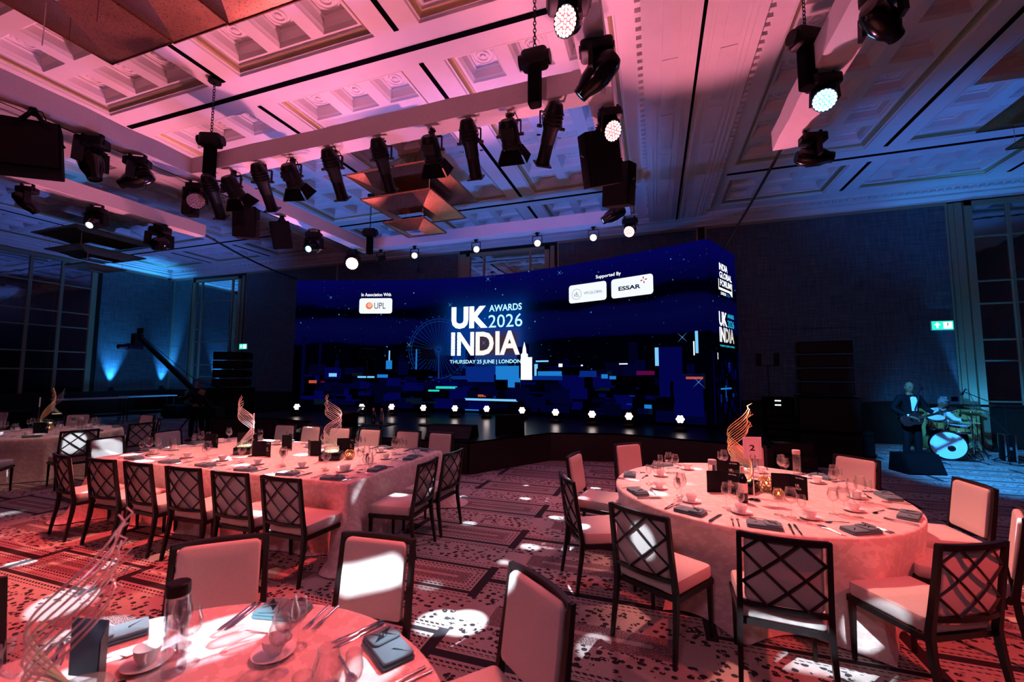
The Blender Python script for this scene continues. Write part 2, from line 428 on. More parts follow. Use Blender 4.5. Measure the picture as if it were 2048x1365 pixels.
# dark lighting slots
def slot(x0, x1, y0, y1): MB().b2(x0, x1, y0, y1, ZC-.012, ZC+.0).obj('track_slot', M_slot, ceiling)
for y in (5.34, 11.46):
    for a, b in ((-22.3, -12.4), (-10.1, -.36), (1.84, 12.2)): slot(a, b, y-.045, y+.045)
for x in (-18.95, -15.48, -6.95, -3.48, 4.93, 8.4):
    for a, b in ((-.4, 4.97), (5.66, 11.08), (11.8, 13.45)): slot(x-.04, x+.04, a, b)
# soffit beams between the ceiling fields, with panels and dentils
panel_me = MB().cushion(.24, 1.30, -.012, .0, .005, .008).mesh('soffit_panel', M_plaster)
dent_me = MB().box((0, 0, 0), (.075, .085, .085)).mesh('dentil', M_plaster)
def soffit(x0, x1, full):
    m = MB(); z0 = ZC-.10
    m.b2(x0, x1, YF, 14.0, z0, ZC); m.b2(x0-.10, x0, YF, 13.7, ZC-.03, ZC); m.b2(x1, x1+.10, YF, 13.7, ZC-.03, ZC)
    xc = (x0+x1)/2
    for s in (-1, 1):
        for q in (.12, .17, .62, .70): m.b2(xc+s*q-.012, xc+s*q+.012, YF, 14.0, z0-.014, z0)
    o = struct(m.obj('trim_1' if full else 'trim_2', M_plaster))
    MB().b2(xc-.022, xc+.022, 2, 14.0, z0-.03, z0-.0).obj('track_slot', M_slot, o)
    y = 2.2
    while y < 13.4:
        for s in (-1, 1): ob('soffit_panel', panel_me, o, (xc+s*.42, y+.65, z0))
        y += 1.5
    if full:
        y = 5.2
        while y < 13.6:
            for x in (x0-.05, x1+.05): ob('dentil', dent_me, o, (x, y, ZC-.062))
            y += .165
soffit(-.06, 1.58, True); soffit(-12.0, -10.28, False)

# ------------------------------------------------------------------ walls
def prof_x(m, prof, x0, x1):                            # extrude a (y,z) profile along x
    n = len(prof); m.add([(x0, *p) for p in prof]+[(x1, *p) for p in prof], [(i, i+1, n+i+1, n+i) for i in range(n-1)])
def prof_y(m, prof, y0, y1, xo, s):                     # (offset from wall, z)
    n = len(prof); m.add([(xo+s*p[0], y0, p[1]) for p in prof]+[(xo+s*p[0], y1, p[1]) for p in prof], [(i, i+1, n+i+1, n+i) for i in range(n-1)])
CORN = [(0, 6.57), (.06, 6.57), (.06, 6.62), (.10, 6.64), (.16, 6.66), (.20, 6.70), (.20, 6.75), (.34, 6.77), (.36, 6.83), (.42, 6.85), (.44, 6.90)]
m = MB(); m.b2(XL-.2, XR+.2, YB, YB+.2, 0, 7.6)
wall_back = struct(m.obj('wall_back', M_wood))
m = MB(); m.b2(XL-.2, XL, YF, YB, 0, 7.6); wall_left = struct(m.obj('wall_left', M_wood))
m = MB(); m.b2(XR, XR+.2, YF, YB, 0, 7.6); struct(m.obj('wall_right', M_fabric))
m = MB(); m.b2(XL, XR, YF-.2, YF, 0, 7.6); struct(m.obj('wall_front', M_wood))
m = MB(); prof_x(m, [(YB-a, z) for a, z in CORN], XL, XR); tb = struct(m.obj('trim_3', M_plaster))
m = MB(); prof_y(m, CORN, YF, YB, XL, 1); tl = struct(m.obj('trim_4', M_plaster))
dent2 = MB().box((0, 0, 0), (.10, .07, .055)).mesh('dentil', M_plaster)
x = 1.4
while x < 9.9: ob('dentil', dent2, tb, (x, YB-.37, 6.80)); x += .17
x = -21.6
while x < -12.6: ob('dentil', dent2, tb, (x, YB-.37, 6.80)); x += .25
# wainscot ledges
m = MB(); m.b2(XL, XR, YB-.10, YB, 1.06, 1.12); m.b2(XL, XR, YB-.05, YB, .02, 1.06); struct(m.obj('trim_5', M_wood))
m = MB(); m.b2(XL, XL+.10, YF, YB-.1, 1.06, 1.12); m.b2(XL, XL+.05, YF, YB-.1, .02, 1.06); struct(m.obj('trim_6', M_wood))
def cloth_panel(x0, x1, z0, z1): MB().b2(x0, x1, YB-.045, YB, z0, z1).obj('fabric_panel', M_fabric, wall_back)
for x0, x1 in ((-22.55, -21.35), (-17.75, -12.7), (-12.6, -7.0), (-3.1, 1.35), (1.65, 7.56)):
    cloth_panel(x0, x1, 1.12, 3.225); cloth_panel(x0, x1, 3.235, 6.48)
    m = MB(); m.b2(x0-.05, x1+.05, YB-.06, YB, 6.48, 6.57)
    for x in (x0-.05, x1): m.b2(x, x+.05, YB-.06, YB, 1.12, 6.48)
    m.obj('panel_frame', M_bronzefr, wall_back)
for y0, y1, z0, z1 in ((11.42, 14.30, 1.12, 3.225), (11.42, 14.30, 3.235, 6.48), (-7.8, 4.9, 1.12, 6.48)):
    MB().b2(XL, XL+.045, y0, y1, z0, z1).obj('fabric_panel', M_fabric, wall_left)
MB().b2(XL, XL+.06, 11.36, 14.36, 6.48, 6.57).obj('panel_frame', M_bronzefr, wall_left)
MB().b2(XL, XL+.07, 14.28, 14.37, 1.12, 6.57).obj('corner_bead', M_bronzefr, wall_left)

def window_x(n, x0, x1, z0, z1, mull, rails, z_in=None):  # mirrored glazing in the back wall
    m = MB(); y = YB-.10
    m.b2(x0-.16, x0, y, YB, 0, z1+.12); m.b2(x1, x1+.16, y, YB, 0, z1+.12); m.b2(x0-.16, x1+.16, y, YB, z1, z1+.12)
    m.b2(x0-.34, x0-.18, y+.04, YB, 0, z1+.12); m.b2(x1+.18, x1+.34, y+.04, YB, 0, z1+.12); m.b2(x0-.46, x0-.34, y+.07, YB, 0, z1+.12)
    o = struct(m.obj('window_%d' % n, M_bronzefr))
    X = [x0]+mull+[x1]; Zs = [z0]+rails+[z1]
    for i in range(len(X)-1):
        for j in range(len(Zs)-1): MB().b2(X[i], X[i+1], YB-.030, YB, Zs[j], Zs[j+1]).obj('pane', M_pane, o)
    for x in mull: MB().b2(x-.035, x+.035, YB-.07, YB-.02, z0, z1).obj('mullion', M_bronzefr, o)
    for z in rails: MB().b2(x0, x1, YB-.055, YB-.02, z-.02, z+.02).obj('glazing_bar', M_bronzefr, o)
window_x(1, 8.10, 11.9, .12, 6.40, [8.85, 10.2, 11.1], [1.2, 2.25, 2.80, 3.75, 4.35, 5.55])
window_x(2, -21.05, -18.25, .12, 6.30, [-20.65, -18.65], [1.75, 2.30, 3.40, 4.0, 5.3])
window_x(3, -6.50, -3.60, .9, 6.30, [-5.95, -4.15], [5.35])
def window_y(n, y0, y1, z0, z1, mull, rails):
    m = MB(); x = XL+.10
    for a, b in ((y0-.18, y0), (y1, y1+.18)): m.b2(XL, x, a, b, 1.12, z1+.14)
    m.b2(XL, x, y0-.18, y1+.18, z1, z1+.14)
    o = struct(m.obj('window_%d' % n, M_bronzefr))
    Y = [y0]+mull+[y1]; Zs = [z0]+rails+[z1]
    for i in range(len(Y)-1):
        for j in range(len(Zs)-1): MB().b2(XL, XL+.03, Y[i], Y[i+1], Zs[j], Zs[j+1]).obj('pane', M_mirror, o)
    for y in mull: MB().b2(XL+.02, XL+.08, y-.05, y+.05, z0, z1).obj('mullion', M_bronzefr, o)
    for z in rails: MB().b2(XL+.02, XL+.055, y0, y1, z-.025, z+.025).obj('glazing_bar', M_bronzefr, o)
window_y(4, 5.2, 11.05, 1.12, 6.40, [6.3, 7.3, 8.25, 9.2, 10.12], [2.05, 2.75, 3.75, 4.35, 5.45])

def exit_sign(loc, label, big):
    m = MB(); s = 1.0
    t = thing('exit_sign', label, 'sign', loc)
    MB().b2(-.24*s, .24*s, -.02, .02, -.13*s, .13*s).obj('housing', M_porc, t)
    MB().b2(-.225*s, .225*s, -.026, -.02, -.115*s, .115*s).obj('green_panel', emat('exit_green', (.02, .62, .45), 1.6), t)
    w = emat('exit_white', (.8, 1, .95), 2.2); y = -.030
    a = MB(); a.add([(-.13, y, -.07), (-.09, y, -.07), (-.09, y, .01), (-.04, y, .01), (-.11, y, .085), (-.18, y, .01), (-.13, y, .01)], [tuple(range(7))])
    a.obj('arrow', w, t)
    g = MB(); g.b2(.02, .20, -.03, -.026, -.085, .085); g.obj('door_symbol', w, t)
    g = MB(); gm = simple('exit_symbol_green', (.02, .4, .3), .6)
    g.sphere((.11, -.032, .055), (.016, .003, .016), 8, 4)
    for p, q in (((.11, .04), (.10, -.02)), ((.10, -.02), (.065, -.07)), ((.10, -.02), (.15, -.05)), ((.11, .03), (.06, .01)), ((.11, .03), (.16, .0))):
        g.bar((p[0], -.032, p[1]), (q[0], -.032, q[1]), .018, .004)
    g.obj('running_figure', gm, t)
exit_sign((7.30, YB-.07, 3.20), 'lit green exit sign beside the tall glazed bay behind the drums', True)
exit_sign((-17.75, YB-.07, 3.12), 'lit green exit sign on the far wall behind the loudspeaker stack', False)

# ------------------------------------------------------------------ LED wall
CO = (0.0002574737341918429, 0.0054434380596140326, -0.006006107669097942, -0.4119885655923737, 11.714868583319472)
SX = [-12.10+13.41*i/240 for i in range(241)]
SP = [Vector((x, (((CO[0]*x+CO[1])*x+CO[2])*x+CO[3])*x+CO[4])) for x in SX]
SU = [0.0]
for i in range(240): SU.append(SU[-1]+(SP[i+1]-SP[i]).length)
def S(u, v, off=0.0):
    u = min(max(u, 0), SU[-1]-1e-5); i = max(0, min(239, int(u/SU[-1]*240)))
    while i > 0 and SU[i] > u: i -= 1
    while i < 239 and SU[i+1] < u: i += 1
    f = (u-SU[i])/(SU[i+1]-SU[i]); p = SP[i].lerp(SP[i+1], f); d = (SP[i+1]-SP[i]).normalized()
    return Vector((p.x+d.y*off, p.y-d.x*off, v))
SA, SB = Vector((1.315, 11.19)), Vector((2.2, 13.0))
def S2(u, v, off=0.0):
    d = (SB-SA).normalized(); p = SA+d*u; return Vector((p.x+d.y*off, p.y-d.x*off, v))
def sky_mat(name, glow):
    t = NT(name); uv, u, v, _ = t.xyz('UV')
    wav = t.mul(t.sub(t.noise(t.comb(t.mul(u, .35), t.mul(v, .8)), 1.6, 2), .5), .5)
    vv = t.add(v, wav)
    sky = t.ramp(t.math('DIVIDE', vv, 5.4), [(.0, (.0, .0, .002)), (.535, (.0, .0, .002)), (.55, (.0005, .0007, .030)), (.64, (.001, .0015, .040)), (.70, (.001, .0012, .034)), (.725, (.0, .0, .003)), (.775, (.0, .0, .004)), (.80, (.0006, .0007, .032)), (.95, (.0012, .001, .075))])
    def stars(sc, th, seed):
        q = t.comb(t.add(u, seed), v); d = t.voro(q, sc); c = t.voro(q, sc, out='Color'); sp = t.n('SeparateColor'); t.t.links.new(c, sp.inputs[0])
        return t.mul(t.lt(d, th), t.gt(sp.outputs[0], .55)), sp.outputs[1]
    s1, b1 = stars(4.2, .085, 0.0); s2, b2 = stars(9.0, .085, 7.3)
    fade = t.math('MULTIPLY_ADD', v, .8, -1.2, clamp=True)
    st = t.mul(t.add(t.mul(s1, t.math('MULTIPLY_ADD', b1, .8, .15)), t.mul(s2, t.mul(b2, .35))), fade)
    col = t.n('Mix', data_type='RGBA', blend_type='ADD'); col.inputs[0].default_value = 1
    t.t.links.new(sky, col.inputs[6]); t.t.links.new(t.mix(st, (0, 0, 0, 1), (.10, .42, 1.0, 1)), col.inputs[7]); c = col.outputs[2]
    if glow:
        def boxd(u0, u1, v0, v1):
            dx = t.mx(t.sub(u0, u), t.mx(t.sub(u, u1), 0.0)); dy = t.mx(t.sub(v0, v), t.mx(t.sub(v, v1), 0.0))
            return t.math('SQRT', t.add(t.mul(dx, dx), t.mul(dy, dy)))
        g = t.math('EXPONENT', t.mul(boxd(5.7, 8.15, 2.3, 4.1), -4.5)); g2 = t.math('EXPONENT', t.mul(boxd(6.6, 8.0, 2.6, 3.15), -9.0))
        a = t.n('Mix', data_type='RGBA', blend_type='ADD'); a.inputs[0].default_value = 1
        t.t.links.new(c, a.inputs[6]); t.t.links.new(t.mix(g, (0, 0, 0, 1), (.0, .035, .20, 1)), a.inputs[7])
        c = t.mix(t.mul(g2, .85), a.outputs[2], (.055, .025, .022, 1))
    return t.emit(c, 1.0)
def uv_sheet(name, fn, L, v0, v1, n, mat, parent):
    m = MB(); uvs = []
    for i in range(n+1):
        u = L*i/n
        for v in (v0, v1): m.v.append(tuple(fn(u, v))); uvs.append((u, v))
    for i in range(n): m.f.append([2*i, 2*i+2, 2*i+3, 2*i+1]); m.mi.append(0)
    me = m.mesh(name, mat); lay = me.uv_layers.new(name='UVMap')
    for l in me.loops: lay.data[l.index].uv = uvs[l.vertex_index]
    return ob(name, me, parent)
led = thing('video_screen', 'huge curved video wall showing a starry blue city skyline behind the stage', 'screen', (-5, 12.5, .6))
def keep(o):                                            # world-space part under a placed empty
    o.parent = led; o.location = (5, -12.5, -.6); return o
ZS0, ZS1 = .63, 5.22
keep(uv_sheet('picture', lambda u, v: S(u, v), SU[-1], ZS0, ZS1, 96, sky_mat('screen_sky', True), led))
keep(uv_sheet('side_picture', lambda u, v: S2(u, v), 2.0, ZS0, ZS1, 2, sky_mat('screen_sky_side', False), led))
m = MB(); n = 60
fr = [S(SU[-1]*i/n, 0, -.006) for i in range(n+1)]; bk = [S(SU[-1]*i/n, 0, -.28) for i in range(n+1)]
for z0, z1 in ((ZS0, ZS1),):
    vs = [(p.x, p.y, z) for L in (fr, bk) for p in L for z in (z0, z1)]; b = 2*(n+1); fs = []
    for i in range(n):
        fs += [(2*i, 2*i+2, 2*i+3, 2*i+1), (b+2*i, b+2*i+1, b+2*i+3, b+2*i+2), (2*i+1, 2*i+3, b+2*i+3, b+2*i+1), (2*i, b+2*i, b+2*i+2, 2*i+2)]
    fs += [(0, 1, b+1, b)]
    m.add(vs, fs)
keep(m.obj('cabinet', M_blackm, led))
m = MB(); a, b, c, d = S2(0, ZS0, -.01), S2(2, ZS0, -.01), S2(2, ZS0, -.25), S2(.3, ZS0, -.25)
m.rings([[(p.x, p.y, z) for p in (a, b, c, d)] for z in (ZS0, ZS1)]); keep(m.obj('side_cabinet', M_blackm, led))
m = MB()
for i in range(24):
    p, q = S(SU[-1]*i/24+.05, .6, -.05), S(SU[-1]*i/24+.05, .6, -.25)
    m.bar((p.x, p.y, .6), (p.x, p.y, ZS0), .1, .1)
keep(m.obj('support_feet', M_blackm, led))

def text_geo(s, bold=0.0):
    cu = bpy.data.curves.new('t', 'FONT'); cu.body = s; cu.size = 1; cu.offset = bold; cu.resolution_u = 3
    o = bpy.data.objects.new('t', cu); COL.objects.link(o); dg = bpy.context.evaluated_depsgraph_get()
    me = bpy.data.meshes.new_from_object(o.evaluated_get(dg)); vs = [v.co.copy() for v in me.vertices]; fs = [list(p.vertices) for p in me.polygons]
    bpy.data.objects.remove(o); bpy.data.curves.remove(cu); bpy.data.meshes.remove(me); return vs, fs
def put_text(name, s, box, mat, fn, parent, bold=.02, off=.004, mi=None):
    vs, fs = text_geo(s, bold); u0, u1, v0, v1 = box
    ax, bx = min(v.x for v in vs), max(v.x for v in vs); ay, by = min(v.y for v in vs), max(v.y for v in vs)
    m = MB(); m.add([fn(u0+(v.x-ax)/(bx-ax)*(u1-u0), v0+(v.y-ay)/(by-ay)*(v1-v0), off) for v in vs], fs)
    return m.obj(name, mat, parent)
def poly(m, fn, pts, off=.004):
    m.add([fn(u, v, off) for u, v in pts], [tuple(range(len(pts)))])
def rrect(u0, u1, v0, v1, r, n=5):
    out = []
    for cx, cy, a0 in ((u1-r, v1-r, 0), (u0+r, v1-r, 90), (u0+r, v0+r, 180), (u1-r, v0+r, 270)):
        for k in range(n+1): a = R(a0+90*k/n); out.append((cx+r*math.cos(a), cy+r*math.sin(a)))
    return out
E_white = emat('screen_white', (.95, 1.0, 1.0), 1.5); E_ice = emat('screen_ice', (.45, .85, 1.0), 1.4); E_card = emat('screen_card', (.93, .98, 1.0), 1.0)
E_ink = emat('screen_navy', (.003, .01, .05), 1.0); E_blueink = emat('screen_blue_ink', (.01, .10, .33), 1.0); E_crim = emat('screen_crimson', (.42, .0, .05), 1.0)
E_teal = emat('screen_teal', (.02, .55, .8), 1.2); E_sand = emat('screen_sand', (.72, .66, .62), 1.0); E_orange = emat('screen_orange', (.9, .16, .06), 1.0)
def T(name, s, box, mat, fn=S, bold=.02, off=.008): return keep(put_text(name, s, box, mat, fn, led, bold, off))
T('caption_lettering', 'In Association With', (2.35, 3.42, 4.64, 4.76), E_white, bold=.006)
T('caption_lettering', 'Supported By', (10.82, 11.60, 4.64, 4.77), E_white, bold=.006)
for (u0, u1) in ((2.28, 3.47), (9.92, 11.15), (11.30, 12.52)):
    m = MB(); K = 16; us = [u0+(u1-u0)*k/K for k in range(K+1)]
    us = sorted(us+[u0+.01, u0+.03, u0+.06, u1-.06, u1-.03, u1-.01])
    def vext(u):
        e = min(u-u0, u1-u); r = .085
        return 0 if e >= r else r-math.sqrt(max(0, r*r-(r-e)**2))
    for a_, b_ in zip(us[:-1], us[1:]): poly(m, S, [(a_, 4.02+vext(a_)), (b_, 4.02+vext(b_)), (b_, 4.57-vext(b_)), (a_, 4.57-vext(a_))], .004)
    keep(m.obj('logo_card', E_card, led))
m = MB(); poly(m, S, [(2.64+.125*math.cos(R(a)), 4.30+.125*math.sin(R(a))) for a in range(0, 360, 18)], .008); keep(m.obj('logo_disc', E_orange, led))
m = MB(); poly(m, S, [(2.655+.085*math.cos(R(a)), 4.32+.085*math.sin(R(a))) for a in range(0, 360, 18)], .010); keep(m.obj('logo_disc', emat('screen_peach', (.95, .5, .33), 1.0), led))
T('logo_lettering', 'UPL', (2.82, 3.23, 4.19, 4.41), E_ink, bold=.0)
def ring(m, fn, cu, cv, r0, r1, off, n=40, a0=0, a1=360):
    for k in range(n):
        A, B = R(a0+(a1-a0)*k/n), R(a0+(a1-a0)*(k+1)/n)
        poly(m, fn, [(cu+r0*math.cos(A), cv+r0*math.sin(A)), (cu+r1*math.cos(A), cv+r1*math.sin(A)), (cu+r1*math.cos(B), cv+r1*math.sin(B)), (cu+r0*math.cos(B), cv+r0*math.sin(B))], off)
m = MB(); ring(m, S, 10.18, 4.28, .150, .160, .008); keep(m.obj('logo_ring', E_blueink, led))
T('logo_lettering', 'vfs.', (10.09, 10.27, 4.20, 4.36), E_blueink, bold=-.005)
T('logo_lettering', 'VFS.GLOBAL', (10.42, 11.03, 4.245, 4.325), E_blueink, bold=-.002)
T('logo_lettering', 'ESSAR', (11.52, 12.17, 4.215, 4.335), E_ink, bold=.035)
m = MB(); cu, cv = 12.26, 4.43
for k in range(4):
    a = R(90*k+8); d = (math.cos(a), math.sin(a)); nrm = (-d[1], d[0]); L = .105
    poly(m, S, [(cu+d[0]*.015, cv+d[1]*.015), (cu+d[0]*.07+nrm[0]*.02, cv+d[1]*.07+nrm[1]*.02), (cu+d[0]*L, cv+d[1]*L), (cu+d[0]*.07-nrm[0]*.02, cv+d[1]*.07-nrm[1]*.02)], .008)
keep(m.obj('logo_pinwheel', E_crim, led))
T('title_lettering', 'UK', (5.66, 7.00, 3.43, 4.19), E_white, bold=.048)
T('title_lettering', 'AWARDS', (7.05, 8.25, 3.975, 4.20), E_ice, bold=.016)
T('title_lettering', '2026', (7.03, 8.27, 3.43, 3.86), E_ice, bold=.0)
T('title_lettering', 'IN', (5.66, 6.50, 2.51, 3.31), E_white, bold=.03)
T('title_lettering', 'DIA', (6.56, 8.18, 2.51, 3.31), emat('screen_warm_white', (.95, .88, .84), 1.1), bold=.03)
T('date_lettering', 'THURSDAY 25 JUNE | LONDON', (5.62, 8.22, 2.20, 2.36), E_ice, bold=.012)
# side face
T('side_lettering', 'INDIA', (.70, 1.33, 4.58, 4.76), E_white, S2, .025); T('side_lettering', 'GLOBAL', (.70, 1.64, 4.37, 4.54), E_white, S2, .025)
T('side_lettering', 'FORUM', (.73, 1.56, 4.16, 4.33), E_white, S2, .025)
m = MB(); poly(m, S2, [(.62, 4.33), (.65, 4.33), (.65, 4.11), (.62, 4.05)]); poly(m, S2, [(.62, 4.05), (.65, 4.11), (1.40, 4.11), (1.44, 4.05)])
poly(m, S2, [(1.40, 4.11), (1.62, 4.11), (1.66, 3.96), (1.44, 4.05)]); poly(m, S2, [(1.62, 4.33), (1.66, 4.33), (1.66, 3.96), (1.62, 4.11)]); keep(m.obj('speech_bracket', E_white, led))
T('side_lettering', 'LONDON', (.76, 1.14, 3.93, 4.01), E_white, S2, .02); T('side_lettering', '2026', (1.19, 1.45, 3.93, 4.01), emat('screen_mid_blue', (.03, .15, .6), 1.0), S2, .01)
T('side_lettering', 'UK', (.56, 1.14, 3.11, 3.48), E_white, S2, .03); T('side_lettering', 'AWARDS', (1.19, 1.69, 3.36, 3.47), E_teal, S2, .015); T('side_lettering', '2026', (1.18, 1.69, 3.11, 3.30), E_teal, S2, .0)
T('side_lettering', 'IN', (.56, .93, 2.70, 3.08), E_white, S2, .03); T('side_lettering', 'DIA', (.97, 1.65, 2.70, 3.08), E_sand, S2, .03)
T('side_lettering', 'THURSDAY 25 JUNE | LONDON', (.56, 1.66, 2.57, 2.63), E_teal, S2, .02)
# four-point glints
m = MB()
for u, v, r in ((4.12, 2.90, .15), (13.24, 2.81, .17), (13.60, 1.69, .2), (5.60, 4.28, .12), (6.66, 3.46, .09), (6.86, 2.93, .14), (1.25, 4.6, .08), (9.6, 5.02, .1), (7.0, 5.1, .14)):
    for a in (45, 135, 225, 315):
        d = (math.cos(R(a)), math.sin(R(a))); poly(m, S, [(u+d[1]*.007, v-d[0]*.007), (u+d[0]*r, v+d[1]*r), (u-d[1]*.007, v+d[0]*.007)], .011)
    poly(m, S, [(u+.018*math.cos(R(a)), v+.018*math.sin(R(a))) for a in range(0, 360, 60)], .012)
keep(m.obj('glints', emat('screen_glint', (.12, .42, 1.0), .55), led))
# big wheel
m = MB(); cu, cv = 5.20, 2.72
ring(m, S, cu, cv, .98, 1.00, .005, 48); ring(m, S, cu, cv, 1.07, 1.09, .005, 48)
for k in range(40):
    a = R(9*k); d = (math.cos(a), math.sin(a)); w = .005
    poly(m, S, [(cu+d[0]*.05-d[1]*w, cv+d[1]*.05+d[0]*w), (cu+d[0]*.05+d[1]*w, cv+d[1]*.05-d[0]*w), (cu+d[0]*1.08+d[1]*w, cv+d[1]*1.08-d[0]*w), (cu+d[0]*1.08-d[1]*w, cv+d[1]*1.08+d[0]*w)], .005)
for k in range(32):
    a = R(11.25*k); poly(m, S, [(cu+1.16*math.cos(a)+.028*math.cos(R(b)), cv+1.16*math.sin(a)+.028*math.sin(R(b))) for b in range(0, 360, 60)], .005)
poly(m, S, [(cu-.02, cv), (cu+.02, cv), (cu+.05, 1.6), (cu+.0, 1.6)], .006)
keep(m.obj('wheel_picture', emat('screen_wheel', (.004, .035, .20), 1.0), led))
# skyline blocks
CITY = [emat('city_%d' % i, c, 1.0) for i, c in enumerate([(.0005, .0006, .012), (.0006, .0008, .022), (.0009, .0012, .060), (.002, .02, .20), (.012, .20, .62), (.2, .6, 1.0), (1.1, 1.25, 1.35), (.5, .08, .035), (.10, .002, .05), (.02, .65, .55), (.002, .006, .016), (.0, .0, .001)])]
m = MB(); rc = random.Random(5)
def blk(u0, u1, v0, v1, c, off=.006, fn=S): m.cur = c; poly(m, fn, [(u0, v0), (u1, v0), (u1, v1), (u0, v1)], off)
for k in range(150):
    u = rc.uniform(.3, 13.7); w = rc.uniform(.15, .9); v = rc.uniform(.7, 1.9); h = rc.uniform(.06, .42)
    c = rc.choice([0, 0, 1, 1, 1, 2, 2, 11, 11, 10]); blk(u, min(u+w, 13.75), v, v+h, c, .0045+.0012*rc.random())
for k in range(46):
    u = rc.uniform(.3, 13.4); w = rc.uniform(.12, .45); blk(u, u+w, 1.85, 1.95+rc.random()**2*1.0, rc.choice([0, 0, 1, 1, 11]), .0040)
for k in range(34): u = rc.uniform(.4, 13.3); v = rc.uniform(.95, 2.0); blk(u, u+rc.uniform(.08, .35), v, v+rc.uniform(.02, .07), rc.choice([2, 2, 2, 3, 2, 1]), .0062)
for a in [(.30, .42, 1.2, 3.2, 1), (.9, .98, 1.9, 3.1, 1), (.58, .86, 1.55, 1.65, 7), (1.0, 1.14, 1.57, 1.63, 8), (1.28, 1.56, 1.78, 1.90, 5), (2.3, 2.9, 1.74, 1.80, 5), (3.0, 3.38, 1.75, 1.86, 4),
          (3.30, 3.52, 2.05, 2.35, 4), (3.39, 3.44, 2.35, 2.70, 5), (3.33, 3.85, 1.00, 1.74, 2), (3.33, 3.42, 1.3, 1.74, 8), (4.37, 4.42, 1.72, 2.75, 4), (4.37, 4.41, 1.35, 1.72, 2),
          (5.0, 5.9, 1.38, 1.46, 9), (4.85, 5.25, 1.28, 1.34, 9), (4.6, 5.0, 1.74, 1.86, 3), (4.85, 4.88, 1.72, 1.88, 5), (6.2, 7.3, 1.62, 2.14, 3), (7.05, 7.13, 1.86, 2.12, 5), (7.3, 8.15, 1.70, 2.15, 4), (5.7, 6.3, 1.70, 1.82, 3), (7.75, 8.2, 1.45, 1.75, 4),
          (6.15, 8.1, 1.00, 1.07, 5), (6.15, 7.1, .70, .95, 2), (6.2, 6.7, .66, .70, 4), (8.8, 9.7, 1.83, 1.97, 4), (8.6, 9.7, 1.70, 1.83, 3), (8.70, 8.82, 1.75, 2.20, 5), (8.85, 9.05, 1.80, 2.05, 4), (8.75, 9.2, 2.26, 2.31, 5), (6.5, 6.95, 1.12, 1.2, 7),
          (10.15, 10.8, 1.80, 1.98, 3), (9.55, 9.68, 2.10, 2.20, 6), (10.3, 10.36, 2.12, 2.16, 6), (10.95, 11.15, 1.76, 1.88, 4), (11.2, 11.4, 1.74, 1.83, 4), (11.5, 11.75, 2.15, 2.18, 6), (12.0, 12.5, 1.86, 1.97, 8), (12.52, 12.62, 2.1, 2.58, 5), (12.62, 13.22, 1.3, 2.58, 2), (13.0, 13.7, .85, 1.85, 2),
          (12.2, 12.4, .98, 1.08, 4), (11.7, 11.85, 1.05, 1.09, 3), (13.55, 13.62, 2.4, 2.95, 5), (13.5, 13.53, 2.35, 2.7, 6), (12.5, 13.75, .66, .95, 1), (8.9, 9.9, .72, .92, 1), (9.0, 9.9, 1.1, 1.3, 1), (13.3, 13.7, 1.76, 1.82, 7), (0, .28, .64, 2.6, 11), (12.9, 12.98, .95, 1.7, 11)]: blk(*a, .0075)
poly(m, S, [(8.22, 1.70), (8.47, 1.70), (8.47, 2.52), (8.42, 2.55), (8.40, 2.72), (8.345, 2.92), (8.29, 2.72), (8.27, 2.55), (8.22, 2.52)], .010); m.mi[-1] = 6
blk(8.47, 8.62, 1.70, 2.42, 6, .010); blk(8.0, 8.2, 1.35, 1.62, 0, .010)
for k in range(40):
    u = rc.uniform(.1, 1.85); v = rc.uniform(.75, 2.2); blk(u, u+rc.uniform(.03, .14), v, v+rc.uniform(.03, .3), rc.choice([1, 1, 2, 2, 3, 0]), .006, S2)
for a in [(.5, 1.3, 1.50, 1.54, 4), (.85, .88, 1.3, 1.6, 4), (.36, .40, 2.25, 2.42, 6), (.05, .1, .7, 2.4, 2), (1.93, 1.99, .7, 2.5, 2)]: blk(*a, .008, S2)
keep(m.obj('skyline_picture', CITY, led))

# ------------------------------------------------------------------ stage
FR = [(-12.2, 8.9), (-10.2, 9.45), (-8.7, 9.15), (-7.55, 7.35), (-3.32, 7.35), (-2.2, 9.15), (-.75, 9.5), (1.95, 8.7)]
m = MB(); top = FR+[(2.6, 13.6), (-12.2, 13.6)]
n = len(top); m.add([(x, y, .6) for x, y in top], [tuple(range(n))]); m.add([(x, y, .52) for x, y in top], [tuple(range(n))[::-1]])
st = thing('stage', 'low black stage with angled fascia in front of the video wall', 'stage', (-5, 10, 0))
def stg(o): o.location = (5, -10, 0); return o
stg(m.obj('stage_deck', M_stage, st))
for i in range(n):
    (x0, y0), (x1, y1) = top[i], top[(i+1) % n]
    k = max(1, int(math.hypot(x1-x0, y1-y0)/1.6)) if i < n-3 else 1
    for j in range(k):
        a = Vector((x0, y0)).lerp(Vector((x1, y1)), j/k); b = Vector((x0, y0)).lerp(Vector((x1, y1)), (j+1)/k-.006)
        stg(MB().bar((a.x, a.y, .285), (b.x, b.y, .285), .03, .57).obj('fascia_panel', M_skirt, st))
